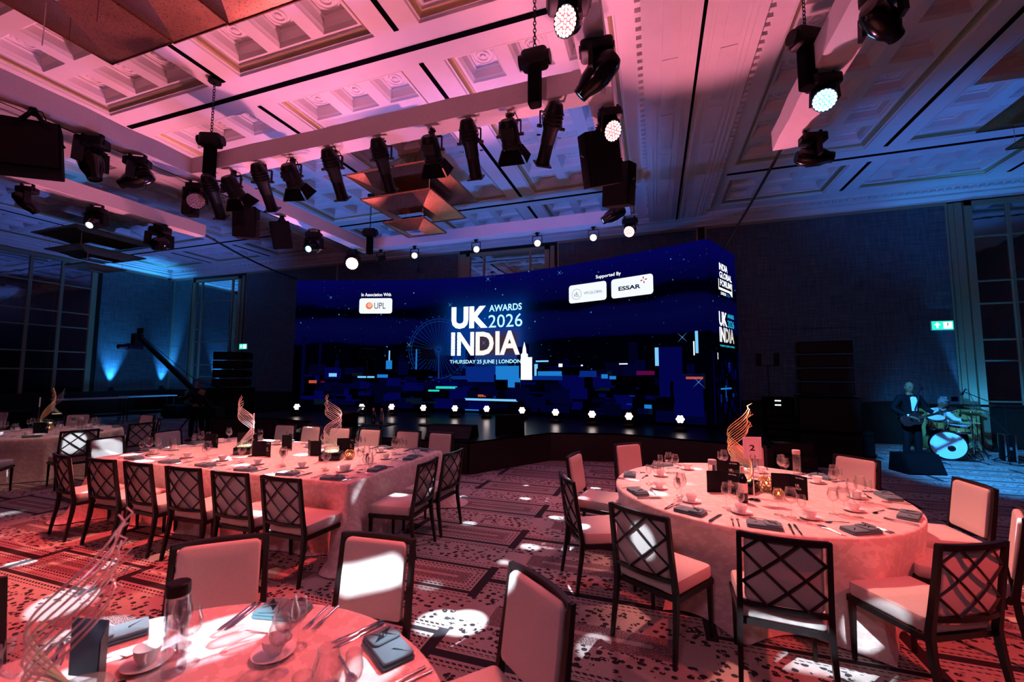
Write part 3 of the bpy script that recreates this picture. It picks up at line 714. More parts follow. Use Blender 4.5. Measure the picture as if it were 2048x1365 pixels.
# stage light heads
E_led = emat('led_face_pinkwhite', (1.0, .80, .76), 5.0); E_ledb = emat('led_face_blue', (.35, .62, 1.0), 10.0); E_ledp = emat('led_face_pink', (1.0, .62, .60), 3.0)
E_ledw = emat('led_face_warm', (1.0, .72, .55), 6.0); E_lensb = emat('lens_blue', (.12, .50, 1.0), 4.0); E_hot = emat('lens_hot', (.75, .9, 1.0), 14.0)
def petals(m, r, M, o, n=6):
    for k in range(n+1):
        c = Vector((0, 0, 0)) if k == n else Vector((math.cos(2*PI*k/n)*r*.62, math.sin(2*PI*k/n)*r*.62, 0))
        m.lathe([(r*.36, 0), (r*.30, r*.06), (.001, r*.09)], 10, Vector(o)+M @ c, M)
HEADS = [(-10.44, 10.3), (-8.6, 10.99), (-7.74, 11.31), (-6.62, 11.3), (-5.65, 11.46), (-4.7, 11.62), (-3.57, 11.48), (-2.54, 11.18), (-1.54, 10.94), (-.62, 10.72), (.52, 10.4)]
SO = ('first', 'second', 'third', 'fourth', 'fifth', 'sixth', 'seventh', 'eighth', 'ninth', 'tenth', 'eleventh')
for i, (x, y) in enumerate(HEADS):
    t = thing('floor_moving_light', 'small petal-faced floor light, %s along the stage from the camera crane side' % SO[i], 'stage light', (x, y, .6), 0, 'moving lights standing along the stage')
    MB().cushion(.26, .26, 0, .08, .03, .012).obj('base', M_black, t)
    m = MB()
    for s in (-1, 1): m.bar((s*.105, 0, .08), (s*.105, 0, .27), .022, .07)
    m.b2(-.115, .115, -.035, .035, .08, .11); m.obj('yoke', M_black, t)
    d = Vector((0-x, 0-y, 1.3)).normalized(); M = aimM(d); c = Vector((0, 0, .26))
    MB().lathe([(.001, -.13), (.06, -.12), (.085, -.06), (.092, .05), (.085, .06)], 14, c, M).obj('head', M_black, t)
    m = MB(); m.lathe([(.083, 0), (.001, .0)], 14, c+M @ Vector((0, 0, .055)), M); g = MB(); petals(g, .095, M, c+M @ Vector((0, 0, .058)))
    m.obj('face_plate', M_black, t); g.obj('led_cluster', E_led, t)

# ------------------------------------------------------------------ cloth-wrapped trusses
ZT = 5.4
def beam(parent, p0, p1, org, w=.31, h=.29, name='wrapped_beam'):
    p0, p1, org = Vector(p0), Vector(p1), Vector(org); d, a, b, L = MB().frame(p0, p1); n = max(2, int(L/.45)); rr = random.Random(int(L*100))
    m = MB(); Ls = []
    for i in range(n+1):
        c = p0.lerp(p1, i/n)-org; lp = []
        for sx, sz in ((-1, -1), (0, -1), (1, -1), (1, 1), (0, 1), (-1, 1)):
            j = lambda: rr.uniform(-.009, .009)
            lp.append(c+a*(sx*w/2+j())+Vector((0, 0, (sz+1)/2*h+j())))
        Ls.append(lp)
    m.rings(Ls); return m.obj(name, M_shroud, parent, sharp=50)
O = Vector((-4.2, 7.5, ZT))
tr = thing('lighting_truss', 'large rectangular overhead truss wrapped in white cloth above the dining tables', 'truss', O)
beam(tr, (-7.7, 5.18, ZT), (-.74, 5.18, ZT), O); beam(tr, (-7.86, 1.2, ZT), (-7.86, 10.1, ZT), O)
beam(tr, (-.58, 3.2, ZT), (-.58, 10.1, ZT), O); beam(tr, (-7.7, 9.93, ZT), (-.74, 9.93, ZT), O)
O = Vector((-11.05, 4, ZT)); tr = thing('lighting_truss', 'short white cloth-wrapped truss arm over the far round table', 'truss', O); beam(tr, (-11.05, -.5, ZT), (-11.05, 7.55, ZT), O)
O = Vector((2.02, 4.5, ZT)); tr = thing('lighting_truss', 'white cloth-wrapped truss arm with a dazzling blue wash light', 'truss', O); beam(tr, (2.02, 1.5, ZT), (2.02, 7.4, ZT), O, .36, .30)

# ------------------------------------------------------------------ hung lights
def clamp(m, z=0.0):
    m.b2(-.03, .03, -.03, .03, z-.09, z+.0); m.cyl((-.06, 0, z-.02), (.06, 0, z-.02), .014, n=8)
def cords(t, seed, s=1.0):
    r = random.Random(seed); m = MB()
    for k in range(2):
        a = r.uniform(0, 6.28); x, y = math.cos(a)*.12*s, math.sin(a)*.12*s
        m.tube([(0, 0, -.03), (x*.7, y*.7, -.01), (x*1.1, y*1.1, -.12*s), (x*.8, y*.8, -.24*s), (x*.2, y*.2, -.30*s)], .008, 5)
    m.obj('cable', M_rubber, t)
def hung(kind, x, y, d, label, group, seed=0, drop=.30):
    d = Vector(d).normalized(); t = thing(kind, label, 'stage light', (x, y, ZT), 0, group)
    side = d.cross(Vector((0, 0, 1))).normalized(); P = Vector((0, 0, -drop)); M = aimM(d)
    m = MB(); clamp(m); r = .15
    for s in (-1, 1): m.bar(side*s*r+Vector((0, 0, -.10)), side*s*r+P, .012, .035)
    m.bar(side*-r+Vector((0, 0, -.10)), side*r+Vector((0, 0, -.10)), .035, .014); m.obj('yoke', M_black, t)
    for s in (-1, 1): MB().cyl(P+side*s*.13, P+side*s*.19, .022, n=8).obj('yoke_knob', M_rubber, t)
    return t, P, M, side
def profile(x, y, d, label, group, seed=0):
    t, P, M, side = hung('profile_spotlight', x, y, d, label, group, seed)
    m = MB().lathe([(.001, -.30), (.075, -.30), (.09, -.28), (.118, -.20), (.125, -.02), (.10, .03), (.095, .18), (.092, .19)], 12, P, M)
    for k in range(4): m.lathe([(.120, -.19+.045*k), (.134, -.185+.045*k), (.134, -.175+.045*k), (.120, -.17+.045*k)], 12, P, M)
    m.obj('lamp_house', M_black, t)
    MB().lathe([(.088, .16), (.088, .42), (.095, .43), (.095, .46), (.08, .46), (.075, .44), (.001, .43)], 14, P, M).obj('lens_tube', M_black, t)
    g = MB(); g.box(P+M @ Vector((0, 0, .475)), (.215, .215, .02), M); g.obj('gel_frame', M_black, t)
    for q in (-1, 1): s = MB(); s.bar(P+M @ Vector((q*.12, 0, .11)), P+M @ Vector((q*.17, 0, .11)), .03, .006); s.obj('shutter_blade', M_black, t)
    cords(t, seed)
def fresnel(x, y, d, label, group, seed=0):
    t, P, M, side = hung('fresnel_lantern', x, y, d, label, group, seed)
    m = MB().lathe([(.001, -.20), (.09, -.20), (.125, -.15), (.13, .10), (.14, .11), (.14, .15), (.12, .15), (.001, .13)], 14, P, M)
    m.box(P+M @ Vector((0, -.13, -.05)), (.16, .05, .14), M); m.obj('lamp_house', M_black, t)
    for k in range(4):
        Q = M @ Matrix.Rotation(k*PI/2, 3, 'Z'); g = MB()
        a, b = .115, .19
        vs = [Q @ Vector(v)+P for v in ((-a, .125, .155), (a, .125, .155), (b, .21, .33), (-b, .21, .33), (-a, .131, .155), (a, .131, .155), (b, .216, .33), (-b, .216, .33))]
        g.add(vs, [(0, 1, 2, 3), (7, 6, 5, 4), (0, 4, 5, 1), (1, 5, 6, 2), (2, 6, 7, 3), (3, 7, 4, 0)]); g.obj('barn_door', M_blackm, t)
    cords(t, seed)
def moving(x, y, d, label, kind='spot', sc=1.0, lens=None, rz=0, group=None, zt=ZT, bs=None, face=None):
    bs = sc if bs is None else bs
    d = Vector(d).normalized(); t = thing('moving_head_light', label, 'stage light', (x, y, zt), 0, group)
    m = MB(); Rz = Matrix.Rotation(rz, 3, 'Z')
    for s in (-1, 1): m = MB(); m.box(Rz @ Vector((s*.13*bs, 0, -.035)), (.04*bs, .06*bs, .07), Rz); m.obj('hook_clamp', M_black, t)
    bh = .07+.15*bs; m = MB(); m.cushion(.40*bs, .28*bs, -bh, -.07, .05*bs, .02*bs); m.b2(-.215*bs, .215*bs, -.06*bs, .06*bs, -bh+.03*bs, -.07-.03*bs); m.xf(Rz.to_4x4()); m.obj('base', M_black, t)
    # yoke swings with pan: arms perpendicular to the horizontal aim
    side = Vector((-d.y, d.x, 0)); side = side.normalized() if side.length > .01 else Vector((1, 0, 0))
    y0 = -.07-.15*bs; P = Vector((0, 0, y0-.26*sc)); m = MB(); r = .21*sc
    m.bar(side*-r+Vector((0, 0, y0-.03*sc)), side*r+Vector((0, 0, y0-.03*sc)), .12*sc, .06*sc)
    for s in (-1, 1):
        m.bar(side*s*r+Vector((0, 0, y0-.01*sc)), side*s*(r+.01)+P+Vector((0, 0, -.06*sc)), .05*sc, .13*sc)
    m.obj('yoke', M_black, t); M = aimM(d)
    if kind == 'spot':
        MB().lathe([(.001, -.30*sc), (.10*sc, -.29*sc), (.15*sc, -.22*sc), (.17*sc, -.02*sc), (.15*sc, .12*sc), (.105*sc, .22*sc), (.095*sc, .30*sc), (.085*sc, .30*sc), (.08*sc, .27*sc), (.001, .27*sc)], 18, P, M).obj('head', M_gloss, t)
        fz, fr = .275*sc, .078*sc
    else:
        MB().lathe([(.001, -.20*sc), (.12*sc, -.19*sc), (.17*sc, -.10*sc), (.215*sc, .04*sc), (.225*sc, .10*sc), (.215*sc, .115*sc), (.20*sc, .10*sc), (.001, .095*sc)], 22, P, M).obj('head', M_gloss, t)
        fz, fr = .10*sc, .195*sc
    if lens is not None:
        if kind == 'wash':
            g = MB(); g.lathe([(fr, 0), (.001, 0)], 22, P+M @ Vector((0, 0, fz)), M); g.obj('face_glass', face or lens, t)
            h = MB()
            for ring_n, rr_ in ((1, 0), (6, .35), (12, .66), (18, .93)):
                for k in range(ring_n):
                    a = 2*PI*k/ring_n; h.lathe([(fr*.14, 0), (fr*.11, fr*.05), (.001, fr*.07)], 8, P+M @ Vector((fr*rr_*math.cos(a), fr*rr_*math.sin(a), fz+.003)), M)
            h.obj('led_lenses', lens, t)
        else:
            MB().lathe([(fr, 0), (fr*.6, .012*sc), (.001, .016*sc)], 16, P+M @ Vector((0, 0, fz)), M).obj('lens', lens, t)
    else: MB().lathe([(fr, 0), (fr*.6, .012*sc), (.001, .016*sc)], 16, P+M @ Vector((0, 0, fz)), M).obj('lens', M_glass2 if False else M_gloss, t)
    return t
F_pink = emat('led_plate_pink', (1.0, .22, .26), 1.1); F_blue = emat('led_plate_blue', (.05, .30, 1.0), 4.0)
NEAR = 'spotlights hung along the cross truss'
for i, (x, k, dx) in enumerate([(-7.40, 'p', -.30), (-6.90, 'f', -.10), (-6.22, 'p', -.20), (-5.58, 'f', -.15), (-4.75, 'p', -.12), (-3.84, 'p', -.10), (-2.99, 'f', -.1), (-2.38, 'p', -.08), (-1.79, 'f', -.05), (-1.22, 'p', -.42)]):
    o_ = ('first', 'second', 'third', 'fourth', 'fifth', 'sixth', 'seventh', 'eighth', 'ninth', 'tenth')[i]
    if k == 'p': profile(x, 5.20, (dx, .62, -.72), 'long-tubed black spotlight, %s lamp along the cross truss from the chain hoist corner' % o_, 'profile spotlights on the cross truss', i)
    else: fresnel(x, 5.20, (dx, .66, -.66), 'barn-door lantern, %s lamp along the cross truss from the chain hoist corner' % o_, 'barn door lanterns on the cross truss', i)
moving(-.66, 3.55, (-.55, -.95, -.55), 'big round wash light glowing pinkish white over the near table', 'wash', .58, E_led, .3, bs=.95, face=F_pink)
moving(-.50, 4.25, (-.75, .15, -.62), 'glossy black moving spot with a small blue lens beside the pink wash', 'spot', .85, E_lensb, .1)
moving(-.48, 5.45, (.55, -.55, -.50), 'round wash light with pale pink dotted face below the truss junction', 'wash', .60, E_ledp, .1, bs=.75, face=F_pink)
moving(-.70, 8.30, (-.75, -.10, -.40), 'slim moving spot with blue lens under the two hung loudspeakers', 'spot', .8, E_lensb, .0)
moving(-.45, 9.55, (-.30, -.80, -.45), 'round wash light with pink dotted face at the truss corner above the wall', 'wash', .58, E_ledp, .0, bs=.8, face=F_pink)
moving(-8.05, 9.70, (.45, -.85, -.35), 'round wash light with a red-white glowing face over the wall end', 'wash', .80, emat('led_face_red', (1.0, .45, .42), 9.0), .0)
moving(-7.86, 8.05, (.25, -.85, -.42), 'moving light with a bright sky-blue lens near the far truss corner', 'spot', .9, emat('lens_sky', (.25, .7, 1.0), 6.0), .4)
moving(-7.82, 3.70, (.30, .10, -.95), 'unlit moving head hanging head-down beside the slanted loudspeaker panel', 'spot', .9, None, .5)
moving(-7.86, 4.30, (-.62, -.45, -.40), 'moving spot with a small blue-white lens turned toward the far table', 'spot', .82, E_hot, .5)
moving(-7.90, 5.25, (.72, -.30, -.60), 'unlit wash light with a broad glass face by the truss corner', 'wash', .7, simple('unlit_wash_glass', (.35, .22, .20), .15), .5)
moving(-11.05, 4.35, (.2, .6, -.7), 'unlit moving head on the short arm above the far round table', 'spot', .7, None, .5)
moving(-11.05, 5.40, (.45, -.72, -.55), 'moving light with blue-white face midway along the short truss arm', 'spot', .75, E_hot, .5)
moving(-11.05, 6.60, (-.92, .30, -.05), 'unlit moving head lying level at the tip of the short arm', 'spot', 1.0, None, .3)
moving(2.02, 4.45, (.6, .5, -.3), 'unlit moving head hanging highest on the blue-lit truss arm', 'spot', .72, None, .4)
moving(1.95, 5.60, (-.28, -.80, -.62), 'wash light with a dazzling blue-white face on the truss arm', 'wash', .56, emat('led_face_dazzle', (.22, .52, 1.0), 22.0), .2, bs=.8, face=F_blue)
moving(2.25, 6.95, (.86, .10, -.10), 'unlit moving head lying level below the dazzling blue light', 'spot', .8, None, .2)
for i, x in enumerate((-7.30, -6.20, -4.36, -2.70, -1.31)):
    t = thing('par_light', 'small warm round lamp, %s along the far truss from the red-white wash' % ('first', 'second', 'third', 'fourth', 'fifth')[i], 'stage light', (x, 9.95, ZT), 0, 'warm lamps on the far truss'); m = MB(); clamp(m)
    for s in (-1, 1): m.bar((s*.12, 0, -.09), (s*.12, 0, -.27), .012, .03)
    m.bar((-.12, 0, -.09), (.12, 0, -.09), .03, .012); m.obj('yoke', M_black, t)
    d = Vector(((-.95, -.45, -.4) if i == 0 else (-x*.25-.9+.6*(i > 1), -.95, -.38))).normalized(); M = aimM(d); P = Vector((0, 0, -.27))
    MB().lathe([(.001, -.15), (.06, -.15), (.08, -.09), (.088, .06), (.080, .065), (.075, .05)], 16, P, M).obj('can', M_black, t)
    MB().lathe([(.076, 0), (.05, .010), (.001, .013)], 16, P+M @ Vector((0, 0, .052)), M).obj('lens', E_ledw, t)
def cabinet(loc, size, eul, label, group=None):
    t = thing('loudspeaker', label, 'speaker', loc, 0, group); Q = Euler(eul).to_matrix(); w, d, h = size; c = Vector((0, 0, -h/2-.14))
    m = MB(); m.cushion(w, d, -h/2, h/2, .02, .012); m.xf(Matrix.Translation(c) @ Q.to_4x4()); m.obj('cabinet', M_blackm, t)
    g = MB(); g.box(c+Q @ Vector((0, -d/2-.008, 0)), (w*.92, .012, h*.94), Q); g.obj('grille', M_black, t)
    k = MB(); clamp(k)
    for s in (-1, 1): k.bar((s*.03, 0, -.05), c+Q @ Vector((s*(w/2+.012), 0, h*.1)), .02, .05)
    k.obj('bracket', M_black, t); cords(t, int(w*1000))
cabinet((-.66, 5.85, ZT), (.50, .28, .72), (R(18), R(-14), R(28)), 'black loudspeaker tilted under the right truss beam above the aisle')
cabinet((-.48, 6.85, ZT), (.46, .28, .66), (R(10), R(8), R(-20)), 'black loudspeaker turned outward behind the tilted one')
cabinet((-7.80, 3.05, ZT), (.62, .22, .85), (R(-24), R(-8), R(58)), 'wide flat loudspeaker slanted from the near end of the truss')
cabinet((-7.86, 6.25, ZT), (.42, .34, .62), (R(8), R(0), R(35)), 'upright black loudspeaker under the long truss beam')
cabinet((-7.86, 7.10, ZT), (.38, .30, .60), (R(14), R(-12), R(50)), 'tilted black loudspeaker next to the upright one')
cabinet((-8.15, 5.35, ZT), (.20, .20, .46), (0, 0, R(20)), 'narrow black box hung beside the unlit wash light')
def hoist(x, y, z, label, rot=0):
    t = thing('chain_hoist', label, 'hoist', (x, y, z), rot)
    m = MB(); m.cushion(.34, .20, -.02, .20, .06, .03); m.cyl((-.20, 0, .09), (.20, 0, .09), .085, n=14); m.obj('motor_body', M_black, t)
    MB().cushion(.16, .16, -.52, -.02, .04, .02).obj('chain_bag', M_blackm, t)
    m = MB(); zz = .20; k = 0
    while zz < ZC+.02-z:
        p = [(math.cos(a)*.018*(1 if k % 2 else .1), math.cos(a)*.018*(.1 if k % 2 else 1), zz+.03+math.sin(a)*.034) for a in [2*PI*i/8 for i in range(8)]]
        m.tube(p, .006, 4, True); zz += .05; k += 1
    m.obj('lift_chain', M_black, t)
    MB().cyl((0, 0, ZC-z-.05), (0, 0, ZC-z), .10, n=14).obj('ceiling_plate', M_black, t)
hoist(-7.05, 4.88, 5.72, 'black chain hoist above the truss corner with a hanging chain bag', .4)
hoist(-1.34, 4.84, 5.72, 'black chain hoist on the cross truss near the pink wash light', .0)
hoist(-7.45, 9.65, 5.72, 'black chain hoist at the far corner of the big truss', .2)
hoist(1.78, 5.55, 5.72, 'black chain hoist beside the blue-lit truss arm', .5)

# ------------------------------------------------------------------ chandeliers
def chandelier(x, y, zoff, sc, label, tiers=None):
    tiers = tiers or ((1.10*sc, 0, .26, 0, 0), (.87*sc, -.48*sc, .22, 0, 0), (.52*sc, -.93*sc, .12, 0, 0))
    t = thing('chandelier', label, 'chandelier', (x, y, 6.2+zoff), 0)
    for a, z, dep, ox, oy in tiers:
        TO = Matrix.Translation((ox, oy, 0))
        b = a*.36; th = .012
        m = MB()
        for s in range(4):
            q = Matrix.Rotation(s*PI/2, 4, 'Z'); n0 = len(m.v); m.b2(-a-.012, a+.012, -a-.012, -a+.0, z-.012, z+.022); m.xf(q, n0)
        m.xf(TO); tier = m.obj('tier', M_perf, t)
        for s in range(4):
            q = Matrix.Rotation(s*PI/2, 4, 'Z'); m = MB(); vs = []; N = 5
            for k in range(N+1):
                f = k/N; h = a+(b-a)*f; zz = z-dep*sc*(f**1.25)
                vs += [(-h, -h, zz), (h, -h, zz), (-h, -h+.0, zz+th), (h, -h+.0, zz+th)]
            fs = []
            for k in range(N): o = 4*k; fs += [(o, o+4, o+5, o+1), (o+2, o+3, o+7, o+6)]
            fs += [(0, 1, 3, 2), (4*N, 4*N+2, 4*N+3, 4*N+1)]
            m.add(vs, fs); m.xf(TO @ q); m.obj('perforated_face', M_perf, tier)
    m = MB()
    for sx in (-1, 1):
        for sy in (-1, 1):
            m.tube([(sx*.12, sy*.12, ZC+.1-6.2-zoff), (sx*1.05*sc, sy*1.05*sc, .02)], .006, 4)
            m.tube([(sx*.80*sc, sy*.80*sc, -.0), (sx*.80*sc, sy*.80*sc, -.48*sc)], .005, 4); m.tube([(sx*.45*sc, sy*.45*sc, -.45*sc), (sx*.45*sc, sy*.45*sc, -.93*sc)], .005, 4)
    m.obj('suspension_wires', M_chrome, t)
    m = MB(); m.b2(-.32, .32, -.32, .32, ZC+.03-6.2-zoff, ZC+.12-6.2-zoff)
    rr = random.Random(3)
    for k in range(40): a = rr.uniform(0, 6.28); r0 = rr.uniform(.05, .3); m.tube([(math.cos(a)*r0, math.sin(a)*r0, ZC+.04-6.2-zoff), (math.cos(a)*r0*1.5, math.sin(a)*r0*1.5, ZC-.16-6.2-zoff)], .005, 4)
    m.obj('ceiling_canopy', M_gilt, t)
chandelier(-5.215, 8.40, 0, 1.0, 'three-tiered square copper chandelier hanging inside the big truss')
chandelier(-5.53, 1.91, 0, 1.0, 'large perforated copper chandelier cropped at the top over the near tables', ((1.60, 0, .30, 0, 0), (1.10, -.30, .26, 1.15, .27), (.80, -.60, .20, 2.09, .34)))
chandelier(-17.0, 8.40, 0, 1.0, 'dim bronze tiered chandelier above the far wall of mirrors')
chandelier(6.66, 8.40, 0, 1.0, 'dark unlit tiered chandelier high above the band corner')
# rigging cables
def cable(label, p0, p1, sag, r=.018):
    p0, p1 = Vector(p0), Vector(p1); c = (p0+p1)/2; pts = [p0.lerp(p1, k/12)-Vector((0, 0, sag*math.sin(PI*k/12)))-c for k in range(13)]
    tag(MB().tube(pts, r, 6).obj('cable', M_rubber, None, c), label, 'cable')
cable('black cable sloping from the blue-lit truss arm down behind the video wall', (2.02, 7.45, 5.5), (1.75, 12.4, 5.15), .05, .028)
cable('black cable from the short truss arm down to the video wall end', (-11.05, 7.6, 5.5), (-12.2, 11.75, 5.3), .10, .025)

# ------------------------------------------------------------------ chairs
def bk(x, z, t=0.0):                                   # point on the curved, leaning back plane; t = towards the sitter
    return Vector((x, -.238-(z-.40)*.132-.030*(1-(x/.215)**2)+t, z))
def make_chair():
    t = thing('banquet_chair', 'x', 'chair')
    m = MB(); m.cushion(.445, .46, .405, .50, .035, .022, .49); m.xf(Matrix.Translation((0, .012, 0))); m.obj('seat', M_uph, t)
    m = MB()
    for a, b in (((-.222, -.215), (.222, -.215)), ((.222, -.215), (.243, .238)), ((.243, .238), (-.243, .238)), ((-.243, .238), (-.222, -.215))): m.bar((*a, .388), (*b, .388), .026, .034)
    m.obj('seat_rail', M_frame, t)
    for s in (-1, 1):
        m = MB(); P = [(s*.238, -.292, 0), (s*.234, -.272, .14), (s*.230, -.246, .30), (s*.226, -.236, .42), (s*.224, -.255, .55), (s*.222, -.285, .75), (s*.221, -.309, .93)]
        rs = [[(p[0]+i*w, p[1]+j*d, p[2]) for i, j in ((-1, -1), (1, -1), (1, 1), (-1, 1))] for p, w, d in zip(P, (.011, .013, .015, .016, .015, .014, .013), (.013, .015, .018, .019, .017, .015, .014))]
        m.rings(rs); m.obj('leg', M_frame, t)
        m = MB(); m.rings([[(s*x+i*w, y+j*w, z) for i, j in ((-1, -1), (1, -1), (1, 1), (-1, 1))] for x, y, z, w in ((.230, .228, 0, .010), (.228, .225, .38, .016))]); m.obj('leg', M_frame, t)
    m = MB(); m.cushion(.395, .395, -.020, .022, .03, .016, .39, fn=lambda p: bk(p.x, .716+p.y, .020+p.z)); m.obj('back_pad', M_uph, t)
    for nm, z, h in (('top_rail', .918, .030), ('lower_rail', .512, .026)):
        m = MB(); rs = []
        for k in range(9):
            x = -.222+.444*k/8; c = bk(x, z); rs.append([c+Vector((0, -.012, -h/2)), c+Vector((0, .014, -h/2)), c+Vector((0, .014, h/2)), c+Vector((0, -.012, h/2))])
        m.rings(rs); m.obj(nm, M_frame, t)
    u2 = lambda u: -.205+.41*u; v2 = lambda v: .908-.385*v
    for kind, c in [('d', .23), ('d', .71), ('d', -.21), ('d', -.70), ('u', .21), ('u', .70), ('u', 1.29), ('u', 1.77)]:
        pts = []
        for k in range(6):
            if kind == 'd': lo, hi = max(0, c), min(1, 1+c); u = lo+(hi-lo)*k/5; v = u-c
            else: lo, hi = max(0, c-1), min(1, c); u = lo+(hi-lo)*k/5; v = c-u
            pts.append(bk(u2(u), v2(v), -.004))
        MB().tube(pts, .0085, 4).obj('lattice_bar', M_frame, t)
    return t
chair0 = make_chair(); first = [True]
def chair(top, face, label, group, rot=0.0):           # top = point under the middle of the top rail, face = direction it faces
    f = Vector(face).normalized(); o = Vector(top)+f*.335; rz = math.atan2(-f.x, f.y)+R(rot); loc = (o.x, o.y, 0)
    if first[0]:
        first[0] = False; chair0.location = loc; chair0.rotation_euler = (0, 0, rz); chair0['label'] = label; chair0['group'] = group; return chair0
    return dup(chair0, loc, rz, label, group)
G1, G2, G3, G4 = 'chairs at the long table', 'chairs at round table two', 'chairs at the near round table', 'chairs around the far round table'
for i, x in enumerate((-6.40, -5.74, -5.12, -4.47, -3.83, -3.20)):
    chair((x, 2.985), (0, 1), 'lattice-back chair, %s from the flared cloth corner on the long table\'s carpet side' % ('sixth', 'fifth', 'fourth', 'third', 'second', 'first')[i], G1, (-10, 1, -3, 2, 0, -1)[i])
for y, r, l in ((4.08, 4, 'lattice-back chair at the long table\'s aisle end, beside the flared cloth corner'), (4.72, -3, 'lattice-back chair at the long table\'s aisle end, on the stage side')): chair((-2.30, y), (-1, 0), l, G1, r)
for i, x in enumerate((-6.45, -5.87, -5.22, -4.60, -3.85, -3.28)): chair((x, 6.17), (0, -1), 'beige chair on the long table\'s stage side, %s from the aisle end' % ('sixth', 'fifth', 'fourth', 'third', 'second', 'first')[i], G1, (3, -2, 2, 0, 3, -3)[i])
for y, r, l in ((4.05, 6, 'beige chair with a curved white light patch at the far end of the long table'), (4.85, 4, 'beige chair at the far end of the long table, next to the stage side')): chair((-7.60, y), (1, 0), l, G1, r)
C2 = Vector((.83, 4.71))
R2 = [(-153, 1.84), (-121, 1.90), (-95, 1.88), (-63, 1.82), (-28, 1.74), (4, 1.80), (42, 1.80), (80, 1.80), (133, 1.80), (171, 1.80)]
L2 = ['lattice-back chair seen edge-on by the aisle at round table two', 'lattice chair with a blue-white light patch on its back at round table two', 'lattice chair with a bright blue strip of light across its seat back', 'lattice chair turned from the table in deep red light at round table two',
      'red-lit chair at the outer edge of round table two, facing the lattice chairs', 'red-lit chair with a small violet glint on its back at round table two', 'red-lit chair beside the water bottle at round table two', 'beige chair behind the table card numbered two', 'mauve chair nearest the stage steps at round table two', 'tan chair angled on the aisle side of round table two']
for (a, r), l in zip(R2, L2):
    d = Vector((math.cos(R(a)), math.sin(R(a)))); chair(C2+d*r, -d, l, G2)
C3 = Vector((-1.43, .76))
for (a, r), l in zip([(130.5, 1.40), (94, 1.40), (51.6, 1.50), (173, 1.46)], ['salmon-lit chair behind the tall glasses of the near round table', 'chair with a bold white band of light across its backrest', 'chair turned sideways with a bright corner at the near round table', 'red-lit chair cut by the frame edge beside the near wire sculpture']):
    d = Vector((math.cos(R(a)), math.sin(R(a)))); chair(C3+d*r, -d, l, G3)
C4 = Vector((-11.0, 4.92))
for top, face, l in [((-8.95, 4.40), (-1, .25), 'lattice chair with a streak of white light at the far round table'), ((-9.45, 3.42), (-.75, .65), 'lattice chair partly out of frame at the far round table'), ((-11.0, 6.62), (0, -1), 'tan chair behind the glasses of the far round table'),
                     ((-9.20, 5.45), (-1, -.1), 'small lattice chair on the stage side of the far round table'), ((-10.0, 6.25), (-.6, -.8), 'narrow brown chair beside the small lattice chair'), ((-12.6, 6.15), (.65, -.75), 'tan chair half hidden behind the far wire sculpture'), ((-13.0, 4.6), (1, .1), 'orange-lit chair beyond the far round table')]: chair(top, face, l, G4)
for x, y, f in ((-15.2, 5.9, (.5, -.9)), (-14.6, 5.2, (1, 0))): chair((x, y), f, 'orange-lit chair at the outermost table against the mirrors', 'chairs at the outermost table')

# ------------------------------------------------------------------ tables and cloths
def round_table(c, r, tl, cl, seed, grp=None):
    t = thing('round_table', tl, 'table', (c[0], c[1], 0))
    MB().lathe([(.001, .715), (r-.015, .715), (r-.01, .745), (.001, .745)], 36).obj('tabletop', M_wood, t)
    for k in range(4): a = PI/4+k*PI/2; MB().cyl((math.cos(a)*r*.6, math.sin(a)*r*.6, 0), (math.cos(a)*r*.55, math.sin(a)*r*.55, .715), .018, n=8).obj('leg', M_black, t)
    rr = random.Random(seed); N = 160; nf = 12; ph = [rr.uniform(0, 6.28) for _ in range(4)]
    def loop(rad, z, amp):
        out = []
        for i in range(N):
            a = 2*PI*i/N; q0 = nf*a+ph[0]+1.1*math.sin(3*a+ph[1]); wv = (1-2*abs(math.sin(q0*.5))**.7)*.8+math.sin(7*a+ph[2])*.4
            q = rad+amp*wv; out.append((q*math.cos(a), q*math.sin(a), z))
        return out
    m = MB(); L = [loop(r*.35, .757, 0), loop(r*.75, .757, 0), loop(r-.03, .756, 0), loop(r-.008, .753, 0), loop(r+.002, .742, 0), loop(r+.006, .715, .004), loop(r+.002, .66, .022), loop(r-.015, .55, .050), loop(r-.03, .40, .075), loop(r-.03, .22, .10), loop(r-.02, .08, .12), loop(r+.0, .012, .14)]
    m.rings(L, cap=False); m.f.append(list(range(N))); m.mi.append(0)
    tag(m.obj('tablecloth', M_cloth, None, (c[0], c[1], 0), sharp=70), cl, 'tablecloth')
round_table(C2, 1.24, 'round table two, hidden under its red-lit cloth', 'red-lit damask cloth on the round table with the card numbered two', 4)
round_table(C3, .965, 'near round table under its cloth, cropped by the frame', 'pink cloth on the near round table with the capped water bottle', 9)
round_table(C4, 1.05, 'far round table under its cloth beside the mirrors', 'brownish-pink cloth on the far round table by the mirrors', 2)
round_table((-15.6, 4.6), 1.1, 'outermost round table near the mirrored wall', 'orange-lit cloth on the outermost round table', 12)
TX0, TX1, TY0, TY1 = -7.0, -2.94, 3.60, 5.57; TC = Vector(((TX0+TX1)/2, (TY0+TY1)/2))
t = thing('banquet_table', 'long rectangular table hidden under its pink damask cloth', 'table', (TC.x, TC.y, 0)); hw, hd = (TX1-TX0)/2, (TY1-TY0)/2
MB().b2(-hw+.01, hw-.01, -hd+.01, hd-.01, .715, .745).obj('tabletop', M_wood, t)
for sx in (-1, 1):
    for sy in (-1, 1): MB().cyl((sx*(hw-.2), sy*(hd-.2), 0), (sx*(hw-.2), sy*(hd-.2), .715), .022, n=8).obj('leg', M_black, t)
